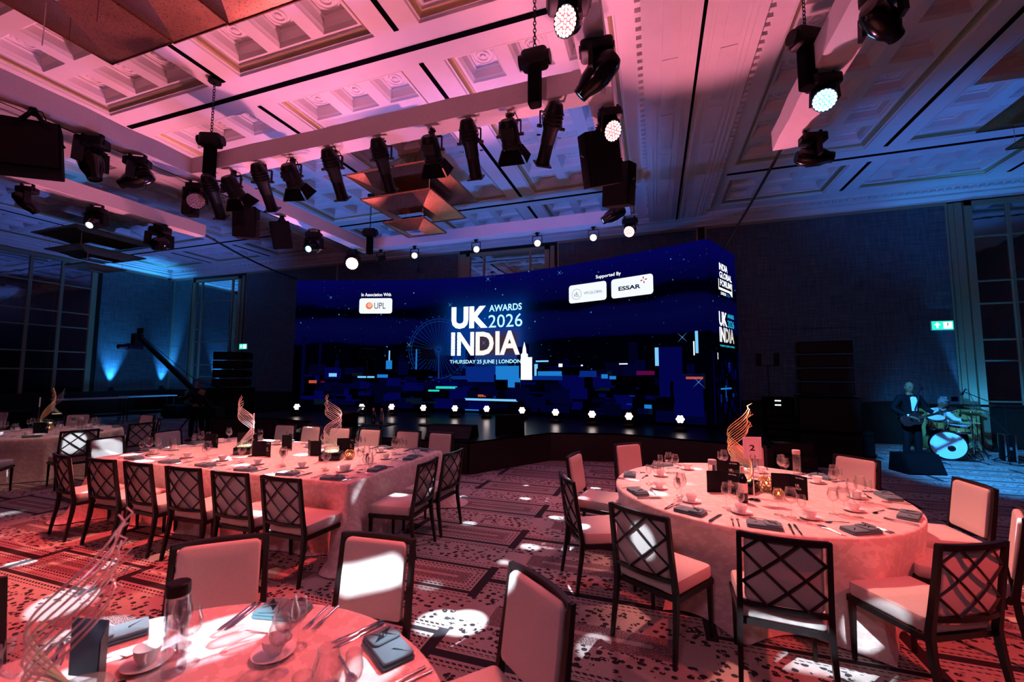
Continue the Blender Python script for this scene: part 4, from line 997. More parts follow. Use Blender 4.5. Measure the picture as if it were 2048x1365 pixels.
def rect_loop(off, z, amp, flare):
    out = []; n1, n2, nc = 64, 32, 9; rad = .035
    segs = [((hw-rad, -hd+rad), (hw-rad, hd-rad), n2, 0), ((hw-rad, hd-rad), (-hw+rad, hd-rad), n1, 90), ((-hw+rad, hd-rad), (-hw+rad, -hd+rad), n2, 180), ((-hw+rad, -hd+rad), (hw-rad, -hd+rad), n1, 270)]
    for (a, b, n, ang) in segs:
        for k in range(n):
            f = k/n; p = Vector(a).lerp(Vector(b), f); dd = (Vector(b)-Vector(a)).length; s = f*dd; e = min(s, dd-s)
            wv = math.sin(s*9+ang)*.5+math.sin(s*4.3+ang*2)*.5
            q = rad+off+amp*wv*min(1, e/.3)+flare*math.exp(-(e/.13)**2)-flare*.35*math.exp(-((e-.26)/.10)**2)
            out.append((p.x+q*math.cos(R(ang)), p.y+q*math.sin(R(ang)), z))
        for k in range(nc):
            al = R(ang+90*k/nc); q = rad+off+flare*(1.0+.25*math.sin(PI*k/nc)); out.append((b[0]+q*math.cos(al), b[1]+q*math.sin(al), z))
    return out
m = MB(); base = rect_loop(0, .757, 0, 0); inner = [(p[0]*.9, p[1]*.9, .757) for p in base]
m.rings([inner, [(p[0]-.02*(1 if p[0] > 0 else -1)*(abs(p[0]) > hw-.1), p[1]-.02*(1 if p[1] > 0 else -1)*(abs(p[1]) > hd-.1), .757) for p in base], rect_loop(-.002, .752, 0, 0), rect_loop(.003, .738, 0, 0), rect_loop(.006, .70, .003, .012), rect_loop(.0, .56, .012, .05), rect_loop(-.005, .38, .022, .10), rect_loop(0, .2, .032, .15), rect_loop(.0, .06, .04, .21), rect_loop(.03, .012, .05, .30)], cap=False)
m.f.append(list(range(len(base)))); m.mi.append(0)
tag(m.obj('tablecloth', M_cloth, None, (TC.x, TC.y, 0), sharp=70), 'pink damask cloth with a flared corner on the long table', 'tablecloth')

# ------------------------------------------------------------------ tableware
ZTB = .7585
def one(me_parts, name, cat):                           # prototype kept unlinked from the table until placed
    t = thing(name, 'x', cat); 
    for n, me in me_parts: ob(n, me, t)
    return t
PROTO = {}
def glass_parts(h, rb, rt, bowl_h, seed=0):
    sh = h-bowl_h; th = .0012
    pr = [(.003, sh), (rb*.45, sh+.006), (rb*.85, sh+bowl_h*.20), (rb, sh+bowl_h*.40), (rb*.97, sh+bowl_h*.6), (rt*1.02, sh+bowl_h*.85), (rt, h)]
    inn = [(r-th, z+.001) for r, z in reversed(pr[1:])]
    bowl = MB().lathe(pr+inn, 20).mesh('bowl', M_glass, 60)
    stem = MB().lathe([(.001, .004), (.034, .0), (.035, .0025), (.012, .006), (.0045, .014), (.0038, sh*.5), (.005, sh*.95), (.010, sh+.006), (.001, sh+.007)], 18).mesh('stem', M_glass, 60)
    return [('bowl', bowl), ('stem', stem)]
PROTO['red'] = one(glass_parts(.225, .046, .033, .125), 'wine_glass', 'glass'); PROTO['white'] = one(glass_parts(.205, .039, .029, .105), 'wine_glass', 'glass'); PROTO['flute'] = one(glass_parts(.19, .030, .026, .095), 'water_goblet', 'glass')
m = MB().lathe([(.001, .003), (.022, .003), (.026, .0), (.028, .006), (.040, .03), (.045, .058), (.0455, .060), (.043, .058), (.037, .030), (.024, .010), (.001, .008)], 22)
body = m.mesh('bowl', M_porc, 50); h = MB().tube([(.042, 0, .050), (.058, 0, .052), (.066, 0, .040), (.060, 0, .026), (.040, 0, .022)], .0035, 6).mesh('handle', M_porc)
PROTO['cup'] = one([('cup_bowl', body), ('handle', h)], 'coffee_cup', 'cup')
def proto_mesh(k, me, name, cat): PROTO[k] = tag(ob(name, me), 'x', cat)
proto_mesh('saucer', MB().lathe([(.001, .004), (.040, .002), (.045, .0), (.060, .006), (.078, .014), (.079, .016), (.060, .010), (.042, .006), (.001, .006)], 24).mesh('saucer', M_porc, 50), 'saucer', 'saucer')
def spoonlike(L, kind):
    m = MB(); z = .003
    def strip(pts):
        rs = [[(x-w, y, zz), (x-w*.6, y, zz+t), (x+w*.6, y, zz+t), (x+w, y, zz), (x+w*.6, y, zz-t*.2), (x-w*.6, y, zz-t*.2)] for x, y, w, zz, t in pts]; m.rings(rs)
    if kind == 'knife': strip([(0, -L/2, .004, z, .003), (0, -L/2+.01, .008, z, .004), (0, 0, .0065, z, .004), (0, .01, .009, z, .002), (.001, L/2-.03, .010, z, .001), (.004, L/2, .002, z, .001)])
    elif kind == 'fork':
        strip([(0, -L/2, .007, z, .002), (0, -L/2+.02, .006, z, .003), (0, .02, .003, z+.004, .003), (0, .04, .010, z+.003, .002), (0, .05, .011, z+.003, .002)])
        for k in range(4): x = -.009+.006*k; strip([(x, .048, .0018, z+.003, .0015), (x, L/2-.005, .0014, z+.006, .001), (x, L/2, .0008, z+.005, .001)])
    else: strip([(0, -L/2, .007, z, .002), (0, -L/2+.02, .005, z, .003), (0, L*.16, .003, z+.004, .003), (0, L*.22, .012, z+.003, .002), (0, L*.32, .019, z, .002), (0, L*.42, .016, z+.001, .002), (0, L/2, .004, z+.004, .002)])
    return m.mesh(kind, M_steel, 50)
proto_mesh('knife', spoonlike(.23, 'knife'), 'table_knife', 'knife'); proto_mesh('fork', spoonlike(.20, 'fork'), 'table_fork', 'fork'); proto_mesh('spoon', spoonlike(.18, 'spoon'), 'dessert_spoon', 'spoon')
m = MB(); m.cushion(.23, .13, 0, .014, .012, .006); m.cushion(.225, .125, .014, .027, .012, .006)
n0 = len(m.v); m.cushion(.10, .12, .026, .036, .02, .006); m.xf(Matrix.Translation((.05, 0, 0)) @ Matrix.Rotation(R(7), 4, 'Z'), n0)
proto_mesh('napkin', m.mesh('napkin', M_napkin, 60), 'folded_napkin', 'napkin')
for o in list(PROTO.values()): o.location = (0, -30, -5)
USED = set()
def place(k, x, y, rz, label, group, z=ZTB):
    p = PROTO[k]
    if k not in USED:
        USED.add(k); p.location = (x, y, z); p.rotation_euler = (0, 0, rz); p['label'] = label; p['group'] = group; return p
    return dup(p, (x, y, z), rz, label, group)
NM = {'red': 'large clear wine glass', 'white': 'medium clear wine glass', 'flute': 'small clear water goblet', 'cup': 'white porcelain coffee cup', 'saucer': 'white porcelain saucer', 'knife': 'steel table knife', 'fork': 'steel table fork', 'spoon': 'steel dessert spoon', 'napkin': 'folded dark teal napkin'}
PL = {'red': 'large wine glasses', 'white': 'medium wine glasses', 'flute': 'water goblets', 'cup': 'coffee cups', 'saucer': 'saucers', 'knife': 'knives', 'fork': 'forks', 'spoon': 'spoons', 'napkin': 'napkins'}
def setting(px_, py_, rz, where, rr, full=True, at=''):
    def P(k, lx, ly, a=0.0, dz=0.0):
        lx += rr.uniform(-.012, .012); ly += rr.uniform(-.012, .012); c, s = math.cos(rz), math.sin(rz)
        place(k, px_+lx*c-ly*s, py_+lx*s+ly*c, rz+R(a+rr.uniform(-6, 6)), NM[k]+' on '+where+at, PL[k]+' on '+where, ZTB+dz)
    P('napkin', 0, .105, rr.uniform(-6, 6))
    for k, lx, ly in (('red', .22, .42), ('white', .14, .46), ('flute', .27, .36)): P(k, lx, ly)
    sx, sy = -.12+rr.uniform(-.02, .02), .40+rr.uniform(-.02, .02)
    c, s = math.cos(rz), math.sin(rz); X, Y = px_+sx*c-sy*s, py_+sx*s+sy*c
    place('saucer', X, Y, 0, NM['saucer']+' on '+where+at, PL['saucer']+' on '+where); place('cup', X, Y, rr.uniform(0, 6.28), NM['cup']+' on '+where+at, PL['cup']+' on '+where, ZTB+.006)
    if full:
        P('knife', .165, .14); P('knife', .195, .14); P('fork', -.175, .14); P('fork', -.205, .14); P('spoon', .0, .27, 80)
LT, T2N, NTN, FTN = 'the long table', 'round table two', 'the near round table', 'the far round table'
rr = random.Random(21)
ORD = ('sixth', 'fifth', 'fourth', 'third', 'second', 'first')
for i, x in enumerate((-6.40, -5.74, -5.12, -4.47, -3.83, -3.24)): setting(x, TY0, 0, LT, rr, True, ', %s carpet-side place from the aisle' % ORD[i]); setting(x, TY1, PI, LT, rr, True, ', %s stage-side place from the aisle' % ORD[i])
for y, n_ in ((4.20, 'flared corner'), (4.90, 'stage')): setting(TX1, y, PI/2, LT, rr, True, ' at the aisle end by the '+n_); setting(TX0, y, -PI/2, LT, rr, True, ' at the far end by the '+('stage' if n_ == 'stage' else 'carpet'))
for (a, r), n_ in zip(R2, ('edge-on lattice', 'light-patched lattice', 'blue-striped lattice', 'turned red lattice', 'outermost red', 'violet-glinting', 'red bottle-side', 'card-side beige', 'mauve stage-side', 'tan angled')):
    d = Vector((math.cos(R(a)), math.sin(R(a)))); p = C2+d*1.24; setting(p.x, p.y, R(a)+PI/2, T2N, rr, True, ', before the %s chair' % n_)
for a, n_ in ((148, ', before the salmon-lit chair'), (104, ', before the white-banded chair'), (62, ', before the sideways chair'), (20, ', farthest from the wire sculpture'), (190, ', beside the wire sculpture')):
    d = Vector((math.cos(R(a)), math.sin(R(a)))); p = C3+d*.965; setting(p.x, p.y, R(a)+PI/2, NTN, rr, True, n_)
for a in (-35, 15, 62, 108, 155, 205, -80):
    d = Vector((math.cos(R(a)), math.sin(R(a)))); p = C4+d*1.05; setting(p.x, p.y, R(a)+PI/2, FTN, rr, False)
for o in PROTO.values(): pass

# menus: black folded cards with a printed square mark
E_print = simple('menu_print_white', (.75, .78, .85), .5); M_card = simple('menu_card_black', (.006, .006, .010), .5, Specular_IOR_Level=.12)
def menu(x, y, rz, where, at=''):
    t = thing('menu_card', 'standing black folded menu on '+where+at, 'menu', (x, y, ZTB), rz, 'menus on '+where)
    for s in (-1, 1):
        m = MB(); Q = Matrix.Rotation(s*R(24), 4, 'Z'); m.b2(0, .15, -.0015, .0015, 0, .20); m.xf(Matrix.Rotation(R(-24) if s > 0 else R(180+24), 4, 'Z')); p = m.obj('panel', M_card, t)
        if s > 0:
            f = lambda u, v, off: Matrix.Rotation(R(-24), 4, 'Z') @ Vector((u, -.0017-off*.2, v))
            put_text('lettering', 'UK INDIA', (.055, .125, .172, .184), E_print, f, p, .02)
            put_text('lettering', 'UK', (.05, .085, .10, .122), E_print, f, p, .02); put_text('lettering', 'INDIA', (.05, .10, .073, .095), simple('menu_print_gold', (.6, .5, .4), .5), f, p, .02)
for x, y, a, n_ in ((-4.98, 4.40, 10, ' beside the card numbered one'), (-5.10, 4.95, -15, ' behind the card numbered one'), (-4.12, 5.00, 5, ' behind the corkscrew sculpture'), (-4.42, 4.62, 170, ' turned away before the corkscrew sculpture'), (-6.3, 4.7, 0, ' at the far end, square to the cloth'), (-6.0, 5.0, 40, ' at the far end, turned at an angle')): menu(x, y, R(a), LT, n_)
for x, y, a, n_ in ((.58, 4.48, -5, ' beside the wine bottle'), (1.14, 4.54, -20, ' on the red-lit chairs\' side'), (.66, 5.00, 15, ' behind the golden sculpture')): menu(x, y, R(a), T2N, n_)
menu(-1.90, 1.06, R(-12), NTN)
menu(-10.75, 4.75, R(20), FTN)
def water(x, y, where, cap, label, h=.29):
    t = thing('water_bottle', label, 'bottle', (x, y, ZTB), 0)
    MB().lathe([(.001, .006), (.030, .004), (.036, .0), (.0375, .010), (.0375, h-.06), (.036, h-.045), (.036, h-.04)], 20).obj('bottle_body', M_glass2, t)
    MB().lathe([(.033, .012), (.033, h-.09), (.001, h-.09)], 16, cap0=True).obj('water', glass('still_water', (.96, .98, 1.0), .4, .02, .02), t)
    MB().lathe([(.037, h-.045), (.0385, h-.04), (.0385, h-.004), (.035, h), (.001, h)], 20, cap0=True).obj('cap', cap, t)
M_cap = simple('grey_cap', (.42, .38, .40), .4)
water(.50, 4.52, T2N, M_cap, 'clear water bottle with grey cap near the tall wire sculpture'); water(1.43, 5.40, T2N, M_cap, 'clear water bottle with grey cap beside the red-lit chair'); water(1.0, 5.25, T2N, M_cap, 'clear water bottle with grey cap behind the table card')
water(-1.70, 1.16, NTN, M_black, 'clear water bottle with black cap on the near round table', .32)
water(-10.2, 5.0, FTN, M_cap, 'clear water bottle on the far round table')
t = thing('wine_bottle', 'dark red wine bottle with a pale label beside the table card', 'bottle', (.70, 4.20, ZTB)); M_wine = simple('dark_wine_glass', (.008, .006, .012), .08)
MB().lathe([(.001, .008), (.030, .004), (.037, .0), (.038, .012), (.038, .175), (.034, .205), (.018, .235), (.0145, .245), (.0145, .30), (.001, .30)], 24).obj('bottle_body', M_wine, t)
MB().lathe([(.0384, .085), (.0384, .165)], 24).obj('label', simple('wine_label', (.72, .68, .62), .7), t)
MB().lathe([(.0155, .245), (.0155, .298), (.014, .302), (.001, .302)], 18).obj('foil', simple('cream_foil', (.7, .6, .45), .4, .3), t)
def number(x, y, rz, s, label, h=.40):
    t = thing('table_number', label, 'sign', (x, y, ZTB), rz)
    MB().lathe([(.001, .010), (.045, .010), (.05, .004), (.05, 0)], 20, cap1=True).obj('base', M_chrome, t); MB().cyl((0, 0, .008), (0, 0, h), .0045, n=8).obj('rod', M_chrome, t)
    m = MB()
    for q in (-1, 1): m.tube([(0, -.006, h-.01), (q*.018, -.006, h+.005), (q*.02, -.006, h+.025), (q*.012, -.006, h+.035)], .003, 5)
    m.obj('clip', M_chrome, t)
    c = MB().b2(-.075, .075, -.0015, .0015, h, h+.19).obj('card', simple('card_white', (.72, .70, .72), .7), t)
    M_ink = simple('card_ink', (.01, .01, .015), .6)
    f = lambda u, v, off: Vector((u, -.0018-off*.1, v)); w = .022 if s == '2' else .010
    put_text('numeral', s, (-w, w, h+.070, h+.122), M_ink, f, c, .03)
    g = MB(); fr_ = simple('card_line_grey', (.35, .33, .36), .7)
    for a, b in (((-.058, h+.02), (.058, h+.02)), ((.058, h+.02), (.058, h+.17)), ((.058, h+.17), (-.058, h+.17)), ((-.058, h+.17), (-.058, h+.02))): g.bar((a[0], -.002, a[1]), (b[0], -.002, b[1]), .001, .0012)
    g.obj('printed_border', fr_, c)
number(.80, 4.28, R(8), '2', 'white table card numbered two on a tall chrome stand', .36); number(-5.12, 4.33, R(-45), '1', 'white table card numbered one on a tall chrome stand', .38); number(-12.0, 5.2, R(-30), '3', 'table card on a stand at the far round table', .42)
M_wire = simple('pearly_wire', (.80, .74, .70), .30, .35); M_wireg = simple('gold_sparkle_wire', (.80, .62, .34), .30, .6)
def sculpture(x, y, label, mat, seed, turns=.95, h=.60, rz=0.0, lit=.0, z0=ZTB):
    rr = random.Random(seed); t = thing('centrepiece', label, 'centrepiece', (x, y, z0), rz)
    MB().cushion(.26, .20, 0, .10, .01, .006).obj('plinth', M_gloss, t)
    MB().lathe([(.001, .101), (.085, .101), (.09, .105), (.09, .165), (.086, .17), (.001, .17)], 22).obj('acrylic_drum', M_glass2, t)
    MB().lathe([(.001, .103), (.083, .103), (.083, .112), (.001, .112)], 22).obj('lamp_disc', emat('warm_lamp_disc', (1.0, .72, .38), lit), t)
    for k in range(9):
        off = (k-4); pts = []; rad = []
        for i in range(25):
            f = i/24; a = rz+2*PI*turns*f+off*.05*(1-f); r = .080+.020*math.sin(PI*f)+.004*((k*5) % 3)
            fl = max(0, f-.88)*rr.uniform(-.25, .3); pts.append(((r+fl)*math.cos(a), (r+fl)*math.sin(a), .115+h*f*(1+.02*rr.random()*(f > .9))+off*.026*math.sin(PI*min(.5, f*1.1)))); rad.append(.0046*(1-.35*f))
        MB().tube(pts, rad, 5).obj('wire_strand', mat, t)
sculpture(-5.42, 4.46, 'white twisted wire sculpture behind the table card numbered one', M_wire, 1, 1.1, .58, 2.2, 3.0)
sculpture(-3.98, 4.52, 'white corkscrew wire sculpture on a black plinth on the long table', M_wire, 2, 1.6, .62, .4, 3.0)
sculpture(.76, 4.62, 'golden twisted wire sculpture beside the card numbered two', M_wireg, 3, 1.15, .60, 2.6, 2.0)
sculpture(-1.62, .83, 'lilac wire sculpture arching over the near round table', M_wire, 4, .75, .46, 1.2, .6)
sculpture(-11.6, 5.15, 'golden wire sculpture on the far round table', M_wireg, 5, .7, .58, 2.0, 2.0)
sculpture(-13.8, 6.3, 'blue-lit wire sculpture beyond the far round table', M_wire, 6, .9, .50, 1.0, .5, .78)
MB()
t = thing('cocktail_table', 'small dark pedestal table under the blue-lit sculpture', 'table', (-13.8, 6.3, 0)); MB().cyl((0, 0, .745), (0, 0, .775), .35, n=24).obj('tabletop', M_wood, t); MB().cyl((0, 0, .03), (0, 0, .745), .03, n=10).obj('column', M_black, t); MB().cyl((0, 0, 0), (0, 0, .03), .24, n=20).obj('foot', M_black, t)
M_goldmesh = simple('gold_mesh', (.55, .36, .12), .28, .8, .5, 90)
def candle(x, y, label, sc=1.0):
    t = thing('candle_holder', label, 'candle holder', (x, y, ZTB)); m = MB(); r = .05*sc
    for k in range(12):
        for s in (-1, 1):
            pts = []
            for i in range(9): f = i/8; th = .35+f*(PI-.75); a = 2*PI*k/12+s*f*1.6; pts.append((r*math.sin(th)*math.cos(a), r*math.sin(th)*math.sin(a), r*.95-r*math.cos(th)*.98)); 
            m.tube(pts, .0025*sc, 4)
    m.obj('wire_globe', M_goldmesh, t); MB().lathe([(.001, .004), (.022*sc, .003), (.022*sc, .035*sc), (.001, .036*sc)], 14).obj('candle', simple('wax', (.75, .55, .35), .5), t)
    MB().sphere((0, 0, .05*sc), (.006, .006, .013), 8, 6).obj('flame', emat('flame', (1.0, .45, .08), 12), t)
candle(-3.78, 4.62, 'gold wire globe candle holder beside the corkscrew sculpture', 1.3); candle(.98, 4.66, 'gold wire globe candle holder by the golden sculpture', 1.5); candle(1.02, 4.42, 'small gold wire candle holder in front of the larger one', .9); candle(-11.15, 5.0, 'gold wire globe candle holder on the far round table', 1.2)

# ------------------------------------------------------------------ people
def skin_geo(V, Eg, Rd, lvl=2):
    me = bpy.data.meshes.new('s'); me.from_pydata([tuple(v) for v in V], Eg, []); o = bpy.data.objects.new('s', me); COL.objects.link(o)
    md = o.modifiers.new('skin', 'SKIN'); md.use_smooth_shade = True
    for i, r in enumerate(Rd): d = me.skin_vertices[0].data[i]; d.radius = r if isinstance(r, tuple) else (r, r)
    me.skin_vertices[0].data[0].use_root = True
    sb = o.modifiers.new('sub', 'SUBSURF'); sb.levels = lvl; sb.render_levels = lvl
    dg = bpy.context.evaluated_depsgraph_get(); e = bpy.data.meshes.new_from_object(o.evaluated_get(dg))
    vs = [v.co.copy() for v in e.vertices]; fs = [list(p.vertices) for p in e.polygons]
    bpy.data.objects.remove(o); bpy.data.meshes.remove(me); bpy.data.meshes.remove(e); return vs, fs
class Sk:
    def __init__(s): s.v = []; s.e = []; s.r = []
    def pt(s, p, r, frm=None):
        s.v.append(Vector(p)); s.r.append(r); i = len(s.v)-1
        if frm is not None: s.e.append((frm, i))
        return i
    def chain(s, frm, pts):
        for p, r in pts: frm = s.pt(p, r, frm)
        return frm
    def geo(s, lvl=2): return skin_geo(s.v, s.e, s.r, lvl)
def head_geo(m, c, turn=0.0, tilt=0.0, sc=1.0):
    n0 = len(m.v); N, K = 24, 18; vs = []
    for j in range(K+1):
        th = PI*j/K; z = math.cos(th)
        for i in range(N):
            a = 2*PI*i/N; x, y = math.sin(th)*math.cos(a), math.sin(th)*math.sin(a)
            w = 1.0-.28*max(0, -z)**1.3; px_, py_, pz = x*.076*w, y*.094*(1-.12*max(0, -z)), z*.118
            fr = max(0, -y)                              # face side is -y
            if fr > .5:
                py_ -= .020*math.exp(-((x/.16)**2+((z+.12)/.16)**2)); py_ -= .006*math.exp(-((x/.35)**2+((z-.28)/.10)**2))
                for s in (-1, 1): py_ += .010*math.exp(-(((x-s*.40)/.17)**2+((z-.05)/.10)**2))
                py_ -= .005*math.exp(-((x/.30)**2+((z+.48)/.07)**2)); py_ += .004*math.exp(-((x/.30)**2+((z+.55)/.03)**2)); py_ -= .008*math.exp(-((x/.25)**2+((z+.85)/.15)**2))
            vs.append((px_, py_, pz))
    fs = [(j*N+i, j*N+(i+1) % N, (j+1)*N+(i+1) % N, (j+1)*N+i) for j in range(K) for i in range(N)]
    m.add(vs, fs)
    for s in (-1, 1): m.sphere((s*.079, .012, -.005), (.010, .020, .032), 8, 6)
    M = Matrix.Translation(c) @ Matrix.Rotation(turn, 4, 'Z') @ Matrix.Rotation(tilt, 4, 'X') @ Matrix.Scale(sc, 4); m.xf(M, n0); return M
def hand(sk, wrist, palm, fdir, curl, side):
    f = Vector(fdir).normalized(); cu = Vector(curl).normalized(); sd = f.cross(cu).normalized()*side
    p = sk.pt(palm, (.030, .020), wrist); P = Vector(palm)
    for k, L in enumerate((.070, .080, .074, .058)):
        b = P+f*.035+sd*(.024-.016*k); sk.chain(p, [(b, .011), (b+f*L*.45+cu*L*.15, .0095), (b+f*L*.65+cu*L*.55, .009), (b+f*L*.5+cu*L*.95, .008)])
    sk.chain(p, [(P+sd*.034+f*.005, .012), (P+sd*.050+f*.030+cu*.015, .011), (P+sd*.045+f*.050+cu*.035, .009)])
M_skin = simple('skin', (.17, .085, .045), .7, 0, .1, 30, Specular_IOR_Level=.2); M_tux = simple('black_tuxedo', (.004, .004, .005), .8, 0, .2, 80, Specular_IOR_Level=.1); M_shirt = woven('white_shirt', (.72, .74, .78), 160); M_hair = simple('dark_hair', (.02, .017, .015), .5); M_grey = simple('grey_hair', (.16, .15, .15), .6); M_shoe = simple('black_shoes', (.01, .01, .01), .2)
def skin_obj(name, sk, mat, parent, lvl=2): m = MB(); v, f = sk.geo(lvl); m.add(v, f); return m.obj(name, mat, parent, sharp=80)
def person(label, loc, rz, J, cloth, hair, head_turn=0.0, head_tilt=0.0, hands=None, seated=False):
    t = thing('person', label, 'person', loc, rz); V = {k: Vector(v) for k, v in J.items()}
    b = Sk(); pel = b.pt(V['pelvis'], (.125, .09)); sp = b.pt(V['spine'], (.115, .085), pel); ch = b.pt(V['chest'], (.135, .095), sp); nk = b.pt(V['neck'], (.055, .055), ch); b.pt(V['head']-Vector((0, 0, .07)), .05, nk)
    for s in 'LR':
        sh = b.pt(V['sh'+s], .058, ch); el = b.pt(V['el'+s], .042, sh); wr = b.pt(V['wr'+s], .028, el)
        hd = hands[s]; hand(b, wr, hd[0], hd[1], hd[2], 1 if s == 'L' else -1)
        hp = b.pt(V['hip'+s], .085, pel); kn = b.pt(V['kn'+s], .058, hp); an = b.pt(V['an'+s], .040, kn); b.pt(V['toe'+s], .030, an)
    m = MB(); v, f = b.geo(); m.add(v, f); HM = head_geo(m, V['head'], head_turn, head_tilt); body = m.obj('body', M_skin, t, sharp=80)
    # garments
    up = Sk(); p0 = up.pt(V['pelvis']+Vector((0, 0, -.04)), (.150, .115)); s0 = up.pt(V['spine'], (.140, .108), p0); c0 = up.pt(V['chest'], (.158, .118), s0); up.pt(V['neck']-Vector((0, 0, .03)), .075, c0)
    for s in 'LR': a = up.pt(V['sh'+s], .076, c0); e = up.pt(V['el'+s], .060, a); up.pt(V['el'+s].lerp(V['wr'+s], .88), .043, e)
    skin_obj(cloth[0], up, cloth[1], t)
    lo = Sk(); p1 = lo.pt(V['pelvis'], (.138, .105))
    for s in 'LR': h_ = lo.pt(V['hip'+s], .100, p1); k_ = lo.pt(V['kn'+s], .072, h_); lo.pt(V['an'+s]+Vector((0, 0, .03)), .055, k_)
    skin_obj('trousers', lo, M_tux, t)
    for s in 'LR': sh = Sk(); a = sh.pt(V['an'+s]+Vector((0, .03, -.03)), .045); sh.pt(V['toe'+s], (.045, .035), a); skin_obj('shoe', sh, M_shoe, t)
    g = MB(); n0 = len(g.v)
    N = 20
    for j in range(7):
        pass
    if hair[0] == 'cap':
        g.sphere((0, .010, .030), (.082, .098, .102), 18, 10); keepv = g
    else:
        for s in (-1, 1): g.sphere((s*.064, .035, .015), (.020, .060, .055), 10, 8)
        g.sphere((0, .080, .010), (.055, .022, .060), 10, 8)
    g.xf(HM); g.obj('hair', hair[1], t)
    for s in (-1, 1): e = MB(); e.sphere((s*.030, -.080, .006), (.012, .008, .007), 8, 6); e.xf(HM); e.obj('eye', M_gloss, body)
    br = MB()
    for s in (-1, 1): br.bar((s*.018, -.094, .030), (s*.045, -.086, .032), .010, .006)
    br.xf(HM); br.obj('eyebrows', M_hair, body)
    mo = MB(); mo.bar((-.022, -.094, -.058), (.022, -.094, -.058), .006, .006); mo.xf(HM); mo.obj('lips', simple('lips', (.22, .09, .08), .5), body)
    return t, HM, V
# guitarist: stands facing the tables, guitar slung low, neck rising to his left hand
GL = (5.12, 11.3, 0)
J = dict(pelvis=(0, 0, .92), spine=(0, .01, 1.12), chest=(0, .01, 1.32), neck=(0, 0, 1.46), head=(0, -.025, 1.605), shL=(.185, 0, 1.40), shR=(-.185, 0, 1.40), elL=(.30, -.02, 1.15), elR=(-.31, .03, 1.15), wrL=(.335, -.21, 1.075), wrR=(-.155, -.195, 1.005),
         hipL=(.09, 0, .88), hipR=(-.09, 0, .88), knL=(.11, -.02, .49), knR=(-.11, -.02, .49), anL=(.125, .02, .085), anR=(-.125, .02, .085), toeL=(.15, -.14, .035), toeR=(-.15, -.14, .035))
gt, HM, V = person('bald guitarist in a black dinner suit and bow tie standing beside the drums', GL, R(12), J, ('jacket', M_tux), ('sides', M_hair), R(-8), R(6), dict(L=((.355, -.245, 1.105), (.2, -.6, .6), (-.8, -.2, .2), 1), R=((-.085, -.222, .985), (.9, -.3, -.2), (-.2, .2, -.9))))
m = MB(); m.add([(-.055, -.098, 1.44), (.055, -.098, 1.44), (.065, -.128, 1.32), (.05, -.122, 1.12), (-.05, -.122, 1.12), (-.065, -.128, 1.32)], [(0, 1, 2, 5), (5, 2, 3, 4)]); m.add([(v[0], v[1]+.05, v[2]) for v in m.v], [(5, 2, 1, 0), (4, 3, 2, 5)]); m.obj('shirt_front', M_shirt, gt)
m = MB()
for s in (-1, 1): m.add([(0, -.112, 1.435), (s*.06, -.118, 1.46), (s*.06, -.118, 1.41), (0, -.106, 1.43), (s*.06, -.106, 1.46), (s*.06, -.106, 1.41)], [(0, 1, 2), (3, 5, 4), (0, 3, 4, 1), (1, 4, 5, 2), (2, 5, 3, 0)])
m.sphere((0, -.115, 1.435), .014, 8, 6); m.obj('bow_tie', M_tux, gt)
m = MB()
for s in (-1, 1): m.tube([(s*.205+.0, -.13, 0)], .01, 4) if False else None
for (a, b) in ((J['elL'], J['wrL']), (J['elR'], J['wrR'])): p = Vector(a).lerp(Vector(b), .86); q = Vector(a).lerp(Vector(b), .95); m.cyl(p, q, .040, n=12)
m.obj('shirt_cuffs', M_shirt, gt)
# electric guitar (a thing of its own)
g = thing('electric_guitar', 'dark electric guitar with a long pale-fretted neck held by the guitarist', 'guitar', GL, R(12)); M_gbody = simple('guitar_lacquer', (.035, .012, .012), .12); M_fret = simple('guitar_neck_wood', (.05, .03, .02), .35)
d = Vector((.50, -.075, .165)).normalized(); nrm = Vector((.05, -1, .25)); nrm = (nrm-d*nrm.dot(d)).normalized(); sd = nrm.cross(d); C0 = Vector((-.10, -.205, .955)); G = Matrix((d, sd, nrm)).transposed().to_4x4(); G.translation = C0
out = []
for k in range(36):
    a = 2*PI*k/36; r = .15+.030*math.cos(2*a)-.012*math.cos(4*a)+.010*math.cos(a); out.append((r*1.15*math.cos(a)-.04, r*math.sin(a)))
m = MB(); m.rings([[(x, y, -.022) for x, y in out], [(x, y, .020) for x, y in out], [(x*.96-.001, y*.96, .026) for x, y in out]]); m.xf(G); m.obj('body', M_gbody, g)
m = MB(); m.b2(.08, .60, -.023, .023, .020, .040); m.xf(G); m.obj('neck', M_fret, g)
for k in range(20): m = MB(); x = .60-.52*(1-2**(-k/11)); m.b2(x-.0045, x+.0045, -.022, .022, .040, .0425); m.xf(G); m.obj('fret', M_chrome, g)
m = MB(); m.add([(.60, -.025, .018), (.60, .025, .018), (.66, .045, .012), (.77, .035, .010), (.78, -.02, .010), (.66, -.035, .012), (.60, -.025, .034), (.60, .025, .034), (.66, .045, .028), (.77, .035, .026), (.78, -.02, .026), (.66, -.035, .028)], [(5, 4, 3, 2, 1, 0), (6, 7, 8, 9, 10, 11)]+[(i, (i+1) % 6, 6+(i+1) % 6, 6+i) for i in range(6)]); m.xf(G); m.obj('headstock', M_gbody, g)
for k in range(3):
    for s in (-1, 1): m = MB(); m.cyl((.66+.04*k, s*.045, .02), (.66+.04*k, s*.068, .02), .009, n=8); m.xf(G); m.obj('tuning_peg', M_chrome, g)
m = MB(); m.b2(-.06, -.03, -.035, .035, .026, .036); m.b2(.0, .03, -.035, .035, .026, .036); m.xf(G); m.obj('pickup', M_chrome, g)
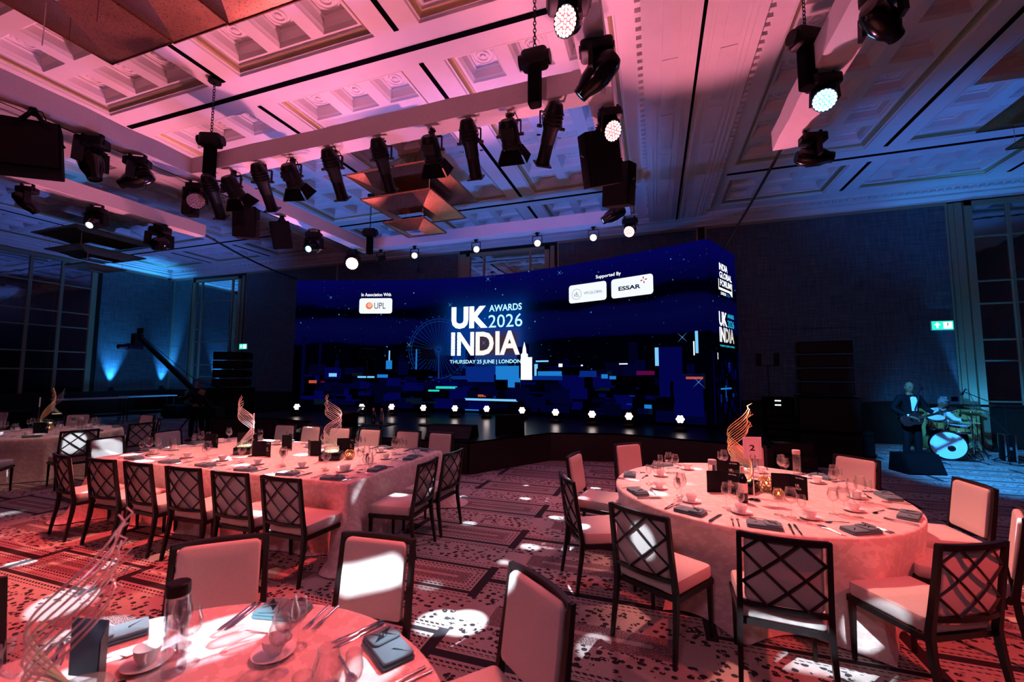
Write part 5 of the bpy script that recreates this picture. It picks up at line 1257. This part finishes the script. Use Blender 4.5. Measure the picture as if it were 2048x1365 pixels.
m = MB(); m.tube([(.02, -.12, 1.06), (-.0, -.135, 1.15), (.06, -.135, 1.30), (.12, -.09, 1.43), (.14, .0, 1.47), (.10, .11, 1.38), (-.05, .14, 1.15), (-.22, .06, .98)], .014, 5); m.obj('strap', M_rubber, g)
# drummer: seated, leaning over the kit, white shirt
J = dict(pelvis=(0, .05, .56), spine=(0, .02, .76), chest=(.01, -.04, .96), neck=(.01, -.07, 1.09), head=(.03, -.14, 1.215), shL=(.18, -.05, 1.03), shR=(-.17, -.05, 1.03), elL=(.27, -.20, .82), elR=(-.26, -.20, .82), wrL=(.24, -.40, .82), wrR=(-.14, -.40, .80),
         hipL=(.10, .0, .54), hipR=(-.10, .0, .54), knL=(.24, -.38, .53), knR=(-.24, -.38, .53), anL=(.26, -.36, .09), anR=(-.26, -.36, .09), toeL=(.27, -.52, .035), toeR=(-.27, -.52, .035))
dt, HM, V = person('drummer in a white shirt leaning over the drum kit', (6.38, 12.98, 0), R(28), J, ('shirt', M_shirt), ('cap', M_grey), R(30), R(24), dict(L=((.235, -.455, .835), (-.1, -.9, .2), (0, .1, -.9)), R=((-.11, -.45, .81), (.2, -.9, .2), (0, .1, -.9))))
m = MB(); m.tube([(-.078, -.02, .055), (-.06, -.075, .06), (0, -.098, .065), (.06, -.075, .06), (.078, -.02, .055)], .007, 5)
for s in (-1, 1): m.sphere((s*.034, -.092, .058), (.026, .008, .017), 10, 6)
m.xf(HM); m.obj('raised_glasses', M_gloss, dt)
for s, a, b in ((1, (.22, -.47, .83), (.10, -.78, .80)), (-1, (-.10, -.47, .81), (.02, -.80, .80))):
    m = MB(); c = (Vector(a)+Vector(b))/2; m.cyl(Vector(a)-c, Vector(b)-c, .0075, .005, 8); o = m.obj('drumstick', simple('maple_stick', (.55, .40, .22), .5), None); o.matrix_world = Matrix.Translation((6.38, 12.98, 0)) @ Matrix.Rotation(R(28), 4, 'Z') @ Matrix.Translation(c); tag(o, 'pale drumstick held by the drummer', 'drumstick', 'drumsticks')
t = thing('drum_stool', 'black round stool under the drummer', 'stool', (6.36, 13.03, 0)); MB().cyl((0, 0, .40), (0, 0, .455), .17, n=20).obj('seat', M_rubber, t); MB().cyl((0, 0, .15), (0, 0, .40), .018, n=10).obj('post', M_chrome, t)
for k in range(3): a = 2*PI*k/3; MB().tube([(0, 0, .22), (math.cos(a)*.24, math.sin(a)*.24, .01)], .010, 6).obj('leg', M_chrome, t)
# crane operator, dark clothes, beside the jib
J = dict(pelvis=(0, 0, .92), spine=(0, .01, 1.12), chest=(0, .0, 1.32), neck=(0, -.01, 1.46), head=(0, -.03, 1.61), shL=(.185, 0, 1.40), shR=(-.185, 0, 1.40), elL=(.28, -.12, 1.18), elR=(-.26, -.14, 1.18), wrL=(.20, -.34, 1.22), wrR=(-.14, -.36, 1.16),
         hipL=(.09, 0, .88), hipR=(-.09, 0, .88), knL=(.12, -.04, .49), knR=(-.12, .03, .49), anL=(.15, -.02, .085), anR=(-.15, .07, .085), toeL=(.17, -.17, .035), toeR=(-.18, -.08, .035))
person('crane operator in dark clothes silhouetted against the blue glass', (-12.12, 8.48, 0), R(-80), J, ('dark_sweater', M_tux), ('cap', M_hair), R(-20), R(4), dict(L=((.18, -.385, 1.225), (-.2, -.9, .1), (-.3, 0, -.9)), R=((-.12, -.405, 1.165), (.2, -.9, .1), (.3, 0, -.9))))

# ------------------------------------------------------------------ drum kit, stands, cases
M_shell = simple('honey_drum_shell', (.50, .27, .06), .22); M_drumhead = simple('white_drumhead', (.78, .80, .82), .5); M_brass = brushed('cymbal_bronze', (.45, .34, .14), .3, .9)
def drum(parent_label, name, c, axis, r, h, shell, head, label, group=None, stand=None):
    t = thing(name, label, 'drum', (c[0], c[1], 0), 0, group); M = aimM(axis); P = Vector((0, 0, c[2]))
    MB().lathe([(r, -h/2), (r, h/2)], 30, P, M).obj('shell', shell, t)
    for s in (-1, 1):
        MB().lathe([(r-.004, s*h/2), (.001, s*h/2+s*.002)], 30, P, M).obj('drumhead', head, t)
        MB().lathe([(r+.012, s*(h/2-.03)), (r+.018, s*(h/2-.02)), (r+.018, s*(h/2+.012)), (r-.004, s*(h/2+.014)), (r-.006, s*(h/2))], 30, P, M).obj('hoop', M_chrome if r < .25 else M_gloss, t)
    for k in range(8): a = 2*PI*k/8; q = MB(); q.cyl(P+M @ Vector((math.cos(a)*(r+.016), math.sin(a)*(r+.016), -h/2)), P+M @ Vector((math.cos(a)*(r+.016), math.sin(a)*(r+.016), h/2)), .006, n=6); q.obj('tension_rod', M_chrome, t)
    return t, P, M
ax = Vector((-.40, -.90, .06)).normalized()
t, P, M = drum('', 'bass_drum', (6.17, 12.22, .315), ax, .295, .40, M_gloss, M_drumhead, 'bass drum with a plain white front head on the band floor')
MB().lathe([(.001, .207), (.060, .207), (.065, .204)], 20, P+M @ Vector((.05, -.06, 0)), M).obj('head_port', M_gloss, t)
for s in (-1, 1): q = MB(); q.tube([P+M @ Vector((s*.26, -.05, .1)), Vector((s*.40, -.12, .012))], .010, 6); q.obj('spur', M_chrome, t)
def legs3(t, r, zh, h0=.0):
    for k in range(3): a = 2*PI*k/3+.5; MB().tube([(0, 0, zh), (math.cos(a)*r, math.sin(a)*r, .012)], .009, 6).obj('leg', M_chrome, t)
t, P, M = drum('', 'snare_drum', (6.55, 12.50, .66), (0, -.1, 1), .17, .14, M_shell, M_drumhead, 'honey-coloured snare drum glinting beside the drummer'); MB().cyl((0, 0, .2), (0, 0, .59), .012, n=8).obj('stand_post', M_chrome, t); legs3(t, .26, .26)
t, P, M = drum('', 'tom_drum', (6.08, 12.38, .80), (-.15, -.35, .92), .15, .22, M_shell, M_drumhead, 'small tom drum mounted over the bass drum'); q = MB(); q.tube([(0, .03, .72), (.08, -.06, .60)], .012, 6); q.obj('mount_arm', M_chrome, t)
def cymbal(x, y, z, r, tilt, label, two=False):
    t = thing('cymbal_stand', label, 'cymbal', (x, y, 0)); MB().cyl((0, 0, .3), (0, 0, z+.04), .010, n=8).obj('post', M_chrome, t); MB().cyl((0, 0, .12), (0, 0, .62), .014, n=8).obj('lower_tube', M_chrome, t); legs3(t, .30, .42)
    M = aimM(tilt)
    for k in range(2 if two else 1): MB().lathe([(r, .0), (r*.5, .014), (r*.2, .022), (r*.16, .040), (.001, .048)], 28, (0, 0, z-.035*k), M).obj('cymbal', M_brass, t)
cymbal(6.76, 12.48, 1.02, .18, (.05, -.1, 1), 'hi-hat stand with tripod legs in front of the pillar', True); cymbal(5.72, 12.55, .98, .22, (-.2, -.2, 1), 'dark ride cymbal on its stand behind the guitarist'); cymbal(6.98, 12.72, 1.10, .21, (.2, -.15, 1), 'thin crash cymbal reaching toward the microphone boom')
def mic(x, y, h, tip, label):
    t = thing('microphone_stand', label, 'microphone', (x, y, 0)); MB().cyl((0, 0, .02), (0, 0, h), .011, n=8).obj('post', M_black, t)
    for k in range(3): a = 2*PI*k/3; MB().tube([(0, 0, .18), (math.cos(a)*.30, math.sin(a)*.30, .01)], .009, 6).obj('leg', M_black, t)
    tp = Vector(tip)-Vector((x, y, 0)); d = (tp-Vector((0, 0, h))).normalized(); MB().cyl(Vector((0, 0, h))-d*.25, tp, .008, n=8).obj('boom', M_black, t)
    q = tp+d*.02+Vector((-.02, -.02, -.02)); dn = (d*.4+Vector((-.1, -.3, -.7))).normalized(); MB().lathe([(.001, -.12), (.010, -.12), (.013, .0), (.024, .02), (.026, .05), (.018, .072), (.001, .075)], 12, q, aimM(dn)).obj('microphone', M_black, t)
    MB().tube([q-dn*.1, q+Vector((.08, 0, .06)), q+Vector((.18, .02, -.20)), Vector((.05, 0, .6)), Vector((.03, .03, .05))], .005, 5).obj('cable', M_rubber, t)
mic(7.12, 12.08, 1.17, (6.48, 12.1, 1.50), 'black boom microphone stand reaching up beside the pillar'); mic(7.05, 13.0, .9, (6.66, 12.62, 1.0), 'low boom microphone over the snare drum'); mic(5.38, 11.7, 1.2, (5.45, 11.52, 1.62), 'upright microphone stand behind the guitarist')
def tie(label, pts): tag(MB().tube(pts, .010, 5).obj('floor_cable', M_rubber), label, 'cable')
rr = random.Random(8)
for i in range(4):
    p = Vector((6.9, 12.3, .012)); pts = []
    a = rr.uniform(0, 6.28)
    for k in range(14): a += rr.uniform(-.9, .9); p = p+Vector((math.cos(a)*.14, math.sin(a)*.11, 0)); pts.append((min(p.x, 8.6), min(p.y, 13.5), .012))
    tag(MB().tube(pts, .010, 5).obj('floor_cable', M_rubber), 'black cable curled on the floor around the drum stands', 'cable', 'cables around the drums')
t = thing('flight_case', 'narrow black flight case with bright metal edges standing by the glass', 'case', (7.20, 12.25, 0), R(-15)); MB().cushion(.15, .36, .03, .59, .006, .004).obj('case_body', M_blackm, t)
for s in (-1, 1):
    for q in (-1, 1): MB().b2(s*.075-.012, s*.075+.012, q*.18-.012, q*.18+.012, .02, .60).obj('edge_trim', M_chrome, t)
MB().b2(-.08, .08, -.19, .19, .585, .605).obj('lid_trim', M_chrome, t); MB().b2(-.08, .08, -.19, .19, .0, .03).obj('base_trim', M_chrome, t); MB().b2(-.02, .02, -.195, -.18, .28, .34).obj('latch', M_chrome, t)
t = thing('console_sideboard', 'yellowish timber sideboard against the wall behind the drums', 'sideboard', (7.14, 14.05, 0)); M_honey = simple('honey_timber', (.42, .33, .10), .45, 0, .15, 9)
MB().b2(-.52, .52, -.20, .18, .0, .95).obj('body', M_honey, t); MB().b2(-.56, .56, -.24, .18, .95, 1.0).obj('top_board', M_honey, t)
for s in (-1, 1): d_ = MB().b2(s*.26-.23, s*.26+.23, -.225, -.20, .08, .88).obj('door', M_honey, t); MB().cyl((s*.06, -.25, .5), (s*.06, -.225, .5), .012, n=8).obj('knob', M_chrome, d_)
for x, mt, l in ((7.22, M_porc, 'pale wall switch plate above the sideboard'), (7.45, M_blackm, 'black wall socket plate above the sideboard')):
    t = thing('wall_plate', l, 'wall plate', (x, YB-.05, 1.25)); MB().b2(-.07, .07, -.012, 0, -.06, .06).obj('plate', mt, t); MB().b2(-.035, .035, -.02, -.012, -.02, .02).obj('rocker', mt, t)
# stage monitor wedge, amplifier and keyboard stand in front of the band
t = thing('floor_monitor', 'black wedge monitor speaker on the carpet before the guitarist', 'speaker', (4.75, 10.35, 0), R(14)); m = MB(); m.rings([[(x, -.22, 0), (x, .26, 0), (x, .20, .36), (x, -.06, .36)] for x in (-.34, .34)]); m.obj('cabinet', M_blackm, t); m = MB(); m.rings([[(x, -.225, .02), (x, -.07, .35), (x, -.085, .35), (x, -.235, .02)] for x in (-.31, .31)]); m.obj('grille', M_black, t)
t = thing('guitar_amplifier', 'black amplifier cabinet half hidden behind the guitarist', 'amplifier', (4.25, 11.7, 0), R(10)); MB().cushion(.66, .30, .03, .62, .02, .012).obj('cabinet', M_blackm, t); MB().b2(-.30, .30, -.165, -.15, .08, .50).obj('grille', M_black, t); MB().b2(-.30, .30, -.165, -.15, .52, .60).obj('control_panel', M_black, t)
for k in range(5): MB().cyl((-.22+.1*k, -.165, .56), (-.22+.1*k, -.185, .56), .014, n=10).obj('knob', M_chrome, t)
# ------------------------------------------------------------------ PA stacks
def pa(x, y, rz, label, n=4):
    t = thing('line_array_stack', label, 'speaker', (x, y, 0), rz)
    for z0, z1 in ((.0, .70), (.71, 1.42)): c = MB().cushion(1.05, .80, z0, z1, .02, .012).obj('subwoofer', M_blackm, t); MB().b2(-.50, .50, -.415, -.40, z0+.04, z1-.04).obj('grille', M_black, c)
    for k in range(n):
        m = MB(); z = 1.45+.285*k; m.rings([[(xx, -.30, z+.01), (xx, .28, z+.05), (xx, .28, z+.22), (xx, -.30, z+.265)] for xx in (-.46, .46)]); c = m.obj('array_cabinet', M_blackm, t)
        m = MB(); m.b2(-.44, .44, -.312, -.30, z+.03, z+.245); m.obj('grille', M_black, c)
        for s in (-1, 1): MB().b2(s*.475-.012, s*.475+.012, -.10, .12, z+.02, z+.26).obj('rigging_plate', M_black, c)
pa(3.40, 10.65, R(-10), 'tall black line array stack on subwoofers to the right of the stage'); pa(-13.0, 10.15, R(25), 'tall black line array stack behind the long table beside the crane')
t = thing('equipment_rack', 'black equipment rack with two small white lights beside the stack', 'rack', (2.75, 11.6, 0), R(-5)); MB().cushion(.60, .55, .02, 1.35, .01, .008).obj('case', M_blackm, t)
for z in (1.16, 1.26): MB().b2(-.10, .02, -.285, -.275, z, z+.025).obj('indicator', emat('rack_indicator', (.8, .9, 1.0), 2.5), t)
for k in range(6): MB().b2(-.26, .26, -.282, -.272, .15+.16*k, .27+.16*k).obj('rack_unit', M_black, t)
# antenna mast on the rack
t = thing('antenna_mast', 'thin mast with two paddle antennas behind the equipment rack', 'antenna', (2.72, 12.25, 0)); MB().cyl((0, 0, .02), (0, 0, 2.1), .012, n=8).obj('mast', M_black, t); MB().cyl((0, 0, 0), (0, 0, .03), .22, n=20).obj('base', M_black, t); MB().bar((-.2, 0, 2.1), (.2, 0, 2.1), .02, .02).obj('cross_bar', M_black, t)
for s in (-1, 1): m = MB(); m.cushion(.13, .02, 2.10, 2.42, .01, .005); m.xf(Matrix.Translation((s*.2, 0, 0))); m.obj('paddle', M_black, t)
# ------------------------------------------------------------------ camera crane
t = thing('camera_crane', 'long black camera crane raised over the room with a camera at its tip', 'camera crane', (-13.25, 9.25, 0)); PV = Vector((0, 0, 1.25)); d = Vector((-2.85, -.05, 1.85)).normalized()
for k in range(3): a = 2*PI*k/3+.4; MB().tube([(0, 0, .85), (math.cos(a)*.55, math.sin(a)*.55, .05)], .022, 6).obj('leg', M_black, t); MB().cyl((math.cos(a)*.55, math.sin(a)*.55-.02, .05), (math.cos(a)*.55, math.sin(a)*.55+.02, .05), .05, n=12).obj('wheel', M_rubber, t)
MB().cyl((0, 0, .8), (0, 0, 1.25), .05, n=12).obj('column', M_black, t)
m = MB(); m.bar(PV-d*.9, PV+d*3.4, .10, .12); m.obj('boom_arm', M_black, t); m = MB(); m.tube([PV-d*.8+Vector((0, 0, .16)), PV+Vector((0, 0, .34)), PV+d*3.3+Vector((0, 0, .10))], .008, 5); m.obj('tension_cable', M_black, t)
tip = PV+d*3.45; m = MB(); m.b2(-.10, .10, -.12, .12, -.42, .05); m.xf(Matrix.Translation(tip)); m.obj('remote_head', M_black, t)
m = MB(); m.cushion(.20, .42, -.10, .10, .02, .02); m.xf(Matrix.Translation(tip+Vector((-.02, -.05, -.38)))); m.cyl(tip+Vector((-.02, -.26, -.38)), tip+Vector((-.02, -.50, -.40)), .075, n=14); m.obj('camera_body', M_black, t)
m = MB(); m.cushion(.28, .04, -.09, .09, .01, .006); m.xf(Matrix.Translation(tip+Vector((-.05, .1, .16)))); m.obj('monitor', M_black, t)
m = MB(); m.box(PV-d*.95, (.36, .30, .30)); m.obj('counterweight', M_black, t)
# ------------------------------------------------------------------ service tables on the far side
def trestle(x, y, L, D, rz, label):
    t = thing('service_table', label, 'table', (x, y, 0), rz); M_tt = simple('pale_laminate', (.55, .55, .57), .5); MB().b2(-L/2, L/2, -D/2, D/2, .93, .97).obj('tabletop', M_tt, t)
    for sx in (-1, 1):
        for sy in (-1, 1): MB().cyl((sx*(L/2-.08), sy*(D/2-.06), 0), (sx*(L/2-.08), sy*(D/2-.06), .93), .016, n=8).obj('leg', M_black, t)
    MB().b2(-L/2+.1, L/2-.1, -D/2+.1, D/2-.1, .35, .37).obj('lower_shelf', M_black, t); return t
trestle(-19.6, 9.85, 1.9, .75, R(75), 'pale-topped high service table under the first blue wall light'); trestle(-19.9, 11.9, 1.7, .75, R(80), 'pale-topped high service table beside the far corner')
for i, (x, y, s) in enumerate(((-19.3, 12.6, .55), (-18.4, 13.0, .62), (-16.9, 13.2, .80), (-20.6, 8.2, .6))):
    t = thing('storage_case', 'black storage case standing in the dim far corner', 'case', (x, y, 0), .2*i, 'cases in the far corner'); MB().cushion(.9, .6, .06, s, .01, .008).obj('case_body', M_blackm, t); MB().b2(-.46, .46, -.31, .31, s-.04, s+.005).obj('lid', M_black, t)
    for sx in (-1, 1): MB().cyl((sx*.38, -.2, .03), (sx*.38, .2, .03), .03, n=10).obj('castor', M_rubber, t)
# wall uplights
def uplight(x, y, face, label, tgt, pw, z=1.12):
    t = thing('wall_uplight', label, 'uplight', (x, y, z)); MB().cushion(.26, .14, .0, .05, .02, .01).obj('base', M_black, t); m = MB(); m.lathe([(.07, .05), (.075, .15), (.065, .15), (.06, .08), (.001, .08)], 16); m.obj('housing', M_black, t)
    MB().lathe([(.06, .12), (.001, .12)], 16).obj('lens', emat('uplight_lens', (.05, .5, 1.0), 3), t); spot('uplight_beam', (x, y, z+.16), tgt, CYAN, pw*7, 46, .9, .04)
uplight(XL+.20, 11.95, 0, 'blue wall uplight throwing a tall bright cone near the mirrored bay', (XL+.02, 12.0, 4.6), 260, 1.125); uplight(XL+.20, 13.95, 0, 'blue wall uplight in the corner of the room', (XL+.02, 14.2, 4.6), 160, 1.125)
uplight(7.92, 13.80, 0, 'cyan uplight on the floor washing the pillar behind the drums', (7.88, 14.35, 2.8), 80, .0)
# ------------------------------------------------------------------ things on the stage
def prompter(x, y, rz, label):
    t = thing('teleprompter', label, 'teleprompter', (x, y, .6), rz); MB().cyl((0, 0, 0), (0, 0, .03), .20, n=20).obj('base', M_black, t); MB().cyl((0, 0, .03), (0, 0, 1.62), .012, n=8).obj('pole', M_black, t); m = MB(); m.b2(-.20, .20, -.004, .004, -.16, .16); m.xf(Matrix.Translation((0, 0, 1.78)) @ Matrix.Rotation(R(38), 4, 'X')); m.obj('glass_plate', glass('prompter_glass', (.62, .55, .55), 1.0, .03, .12), t)
prompter(-6.92, 9.0, R(55), 'slanted teleprompter glass on a thin stand seen edge-on'); prompter(-5.47, 9.5, R(5), 'square teleprompter glass on a thin stand in front of the wheel picture')
t = thing('acrylic_stand', 'low dark acrylic stand with a curved sweeping front on the stage', 'stand', (-6.95, 8.45, .6), R(20)); m = MB(); m.rings([[(x*w, -.02-.18*f*f, .02+1.05*f), (x*w, .02-.18*f*f, .02+1.05*f)] for f, w in [(k/8, .30+.06*math.sin(3*k/8)) for k in range(9)] for x in (1,)] if False else [[(-w, y0, z), (w, y0, z), (w, y0+.03, z), (-w, y0+.03, z)] for z, y0, w in [(.02+.38*k/8, -.05-.16*math.sin(PI*k/16), .22+.10*(k/8)**2) for k in range(9)]]); m.obj('curved_front', glass('smoked_acrylic', (.10, .05, .07), 1.2, .06, .15), t)
m = MB(); m.cushion(.62, .42, 0, .02, .02, .006); m.xf(Matrix.Translation((0, -.10, .42)) @ Matrix.Rotation(R(14), 4, 'X')); m.obj('reading_desk', M_gloss, t); MB().cushion(.55, .45, 0, .03, .02, .008).obj('foot', M_gloss, t)
def dark_box(x, y, z, sx, sy, sz, rz, label):
    t = thing('stage_monitor', label, 'speaker', (x, y, z), rz); m = MB(); m.rings([[(q, -sy/2, 0), (q, sy/2, 0), (q, sy*.35, sz), (q, -sy*.15, sz)] for q in (-sx/2, sx/2)]); m.obj('cabinet', M_blackm, t); m = MB(); m.rings([[(q, -sy/2-.005, .02), (q, -sy*.16, sz-.01), (q, -sy*.18, sz-.01), (q, -sy/2-.02, .02)] for q in (-sx/2+.02, sx/2-.02)]); m.obj('grille', M_black, t)
dark_box(-3.0, 8.75, .6, .62, .45, .40, R(200), 'wedge monitor catching a blue edge at the stage corner'); dark_box(-3.90, 7.80, .6, .95, .55, .24, R(5), 'low wide wedge monitor at the front of the stage')
# tall bar table with bottles in front of the stage
t = thing('drinks_stand', 'small dark drinks stand behind the long table', 'table', (-5.05, 7.02, 0)); MB().b2(-.28, .28, -.18, .18, .88, .91).obj('tray_top', M_wood, t); MB().cyl((0, 0, .03), (0, 0, .88), .03, n=10).obj('column', M_black, t); MB().cyl((0, 0, 0), (0, 0, .03), .22, n=20).obj('foot', M_black, t)
M_redcap = simple('red_foil', (.5, .03, .03), .35); W0 = None
for i, (dx, dy) in enumerate(((-.20, .05), (-.12, -.05), (-.03, .06), (.06, -.04), (.15, .05))):
    dark = i < 3; t = thing('wine_bottle' if dark else 'water_carafe', 'dark wine bottle with red cap on the drinks stand' if dark else 'clear bottle on the drinks stand', 'bottle', (-5.05+dx, 7.02+dy, .91), 0, 'red-capped bottles on the drinks stand' if dark else 'clear bottles on the drinks stand')
    MB().lathe([(.001, .004), (.034, .0), (.036, .012), (.036, .17), (.03, .20), (.015, .235), (.014, .29), (.001, .29)], 16).obj('bottle_body', M_wine if dark else M_glass2, t); MB().lathe([(.016, .24), (.016, .292), (.001, .294)], 12).obj('cap', M_redcap if dark else M_cap, t)

t = thing('stage_steps', 'dark low step unit at the loudspeaker end of the stage', 'steps', (2.42, 9.25, 0), R(-5))
for k in range(3): MB().b2(-.32, .32, -.42+.26*k, -.16+.26*k, 0, .19*(k+1)).obj('step', M_skirt, t)
t = thing('dome_camera', 'small white dome security camera in the far upper corner', 'security camera', (XL+.42, YB-.55, 6.42)); MB().lathe([(.10, .14), (.10, .06), (.001, .06)], 16).obj('mount', M_porc, t); MB().sphere((0, 0, .055), (.085, .085, .08), 14, 8).obj('dome', M_gloss, t); MB().bar((-.4, .3, .1), (0, 0, .1), .04, .04).obj('bracket', M_porc, t)

# ------------------------------------------------------------------ patterned beams from the moving heads
def gobo(name, loc, tgt, col, power, deg, scale, cut, seed, stretch=1.0, keep_=.62):
    o = spot(name, loc, tgt, col, power, deg, .25, .025); l = o.data; l.use_nodes = True; nt = l.node_tree; N = nt.nodes
    em = next(n for n in N if n.type == 'EMISSION'); tc = N.new('ShaderNodeTexCoord'); sp = N.new('ShaderNodeSeparateXYZ'); nt.links.new(tc.outputs['Normal'], sp.inputs[0])
    def mth(op, a, b):
        n = N.new('ShaderNodeMath'); n.operation = op
        for i, q in enumerate((a, b)):
            if isinstance(q, (int, float)): n.inputs[i].default_value = q
            else: nt.links.new(q, n.inputs[i])
        return n.outputs[0]
    cb = N.new('ShaderNodeCombineXYZ'); nt.links.new(mth('ADD', mth('DIVIDE', sp.outputs[0], sp.outputs[2]), seed), cb.inputs[0]); nt.links.new(mth('MULTIPLY', mth('DIVIDE', sp.outputs[1], sp.outputs[2]), stretch), cb.inputs[1])
    vo = N.new('ShaderNodeTexVoronoi'); nt.links.new(cb.outputs[0], vo.inputs['Vector']); vo.inputs['Scale'].default_value = scale
    sc = N.new('ShaderNodeSeparateColor'); nt.links.new(vo.outputs['Color'], sc.inputs[0])
    mr = N.new('ShaderNodeMapRange'); nt.links.new(vo.outputs['Distance'], mr.inputs[0]); mr.inputs[1].default_value = cut; mr.inputs[2].default_value = cut*.8; mr.inputs[3].default_value = 0; mr.inputs[4].default_value = 1
    nt.links.new(mth('MULTIPLY', mr.outputs[0], mth('GREATER_THAN', sc.outputs[0], keep_)), em.inputs['Strength'])
    return o
gobo('gobo_long_table', (-7.5, 8.2, 4.3), (-5.6, 4.3, .7), WHITE, 14000, 36, 12.0, .30, 1.7, 2.4, .45)
gobo('gobo_aisle', (-.9, 8.6, 4.3), (-1.4, 5.4, 0), WHITE, 7000, 44, 12.0, .24, 4.2, 2.0)
gobo('gobo_table_two', (1.8, 5.9, 4.4), (.9, 4.2, .5), WHITE, 2200, 62, 8.0, .17, 8.1, 1.4)
gobo('gobo_far_table', (-7.4, 8.6, 4.3), (-9.6, 4.0, .4), WHITE, 4200, 30, 9.0, .28, 2.3, 1.6)
# single tight beams: from, to, radius, strength
HA, HB, HC = (-4.2, -2.6, 5.2), (-.30, 4.60, 4.25), (-7.6, 4.6, 4.2)
BM = [(HA, (-1.70+.055*k, 2.06+.02*k, .68), .055, 1.0) for k in range(8)]
BM += [(HB, (-1.58, 2.98, 0), .17, 1.0), (HB, (-1.40, 3.04, 0), .17, 1.0), (HB, (-.50, 2.40, 0), .19, 1.1), (HB, (-.18, 2.62, 0), .12, .7), (HB, (-.85, 3.62, 0), .09, .9), (HB, (-.70, 3.80, 0), .08, .8),
      (HA, (-.08, 3.14, .70), .095, .55), *[(HA, (.48+.08*k, 2.95, .35), .045, .7) for k in range(6)], ((1.0, -3.0, 5.2), (1.27, 3.47, .22), .11, .6),
      ((-2.0, -3.0, 5.2), (-.72, 2.00, .92), .085, 1.0), (HB, (-1.02, 1.45, .78), .10, .6), (HA, (-1.75, 1.36, .76), .17, 1.0), (HA, (-1.95, 1.05, .76), .14, .8), (HC, (-2.15, 1.30, .76), .12, .8),
      (HA, (-7.50, 4.05, .82), .10, .9), (HA, (-7.45, 3.95, .70), .10, .9), (HB, (-8.95, 4.35, .75), .15, .5), (HC, (-3.0, 2.35, 0), .22, .5), (HC, (-3.7, 1.95, 0), .30, .9), (HC, (-3.2, 1.75, 0), .26, .9), (HC, (-4.6, 2.25, 0), .22, .8), (HC, (-5.2, 2.75, 0), .16, .8), (HC, (-6.6, 2.4, 0), .22, .6)]
for i, (a, b, r, k) in enumerate(BM):
    D = (Vector(b)-Vector(a)).length; spot('tight_beam', a, b, WHITE, 4200*k*(D/5)**2, 2*math.degrees(math.atan(r/D)), .15, .02)
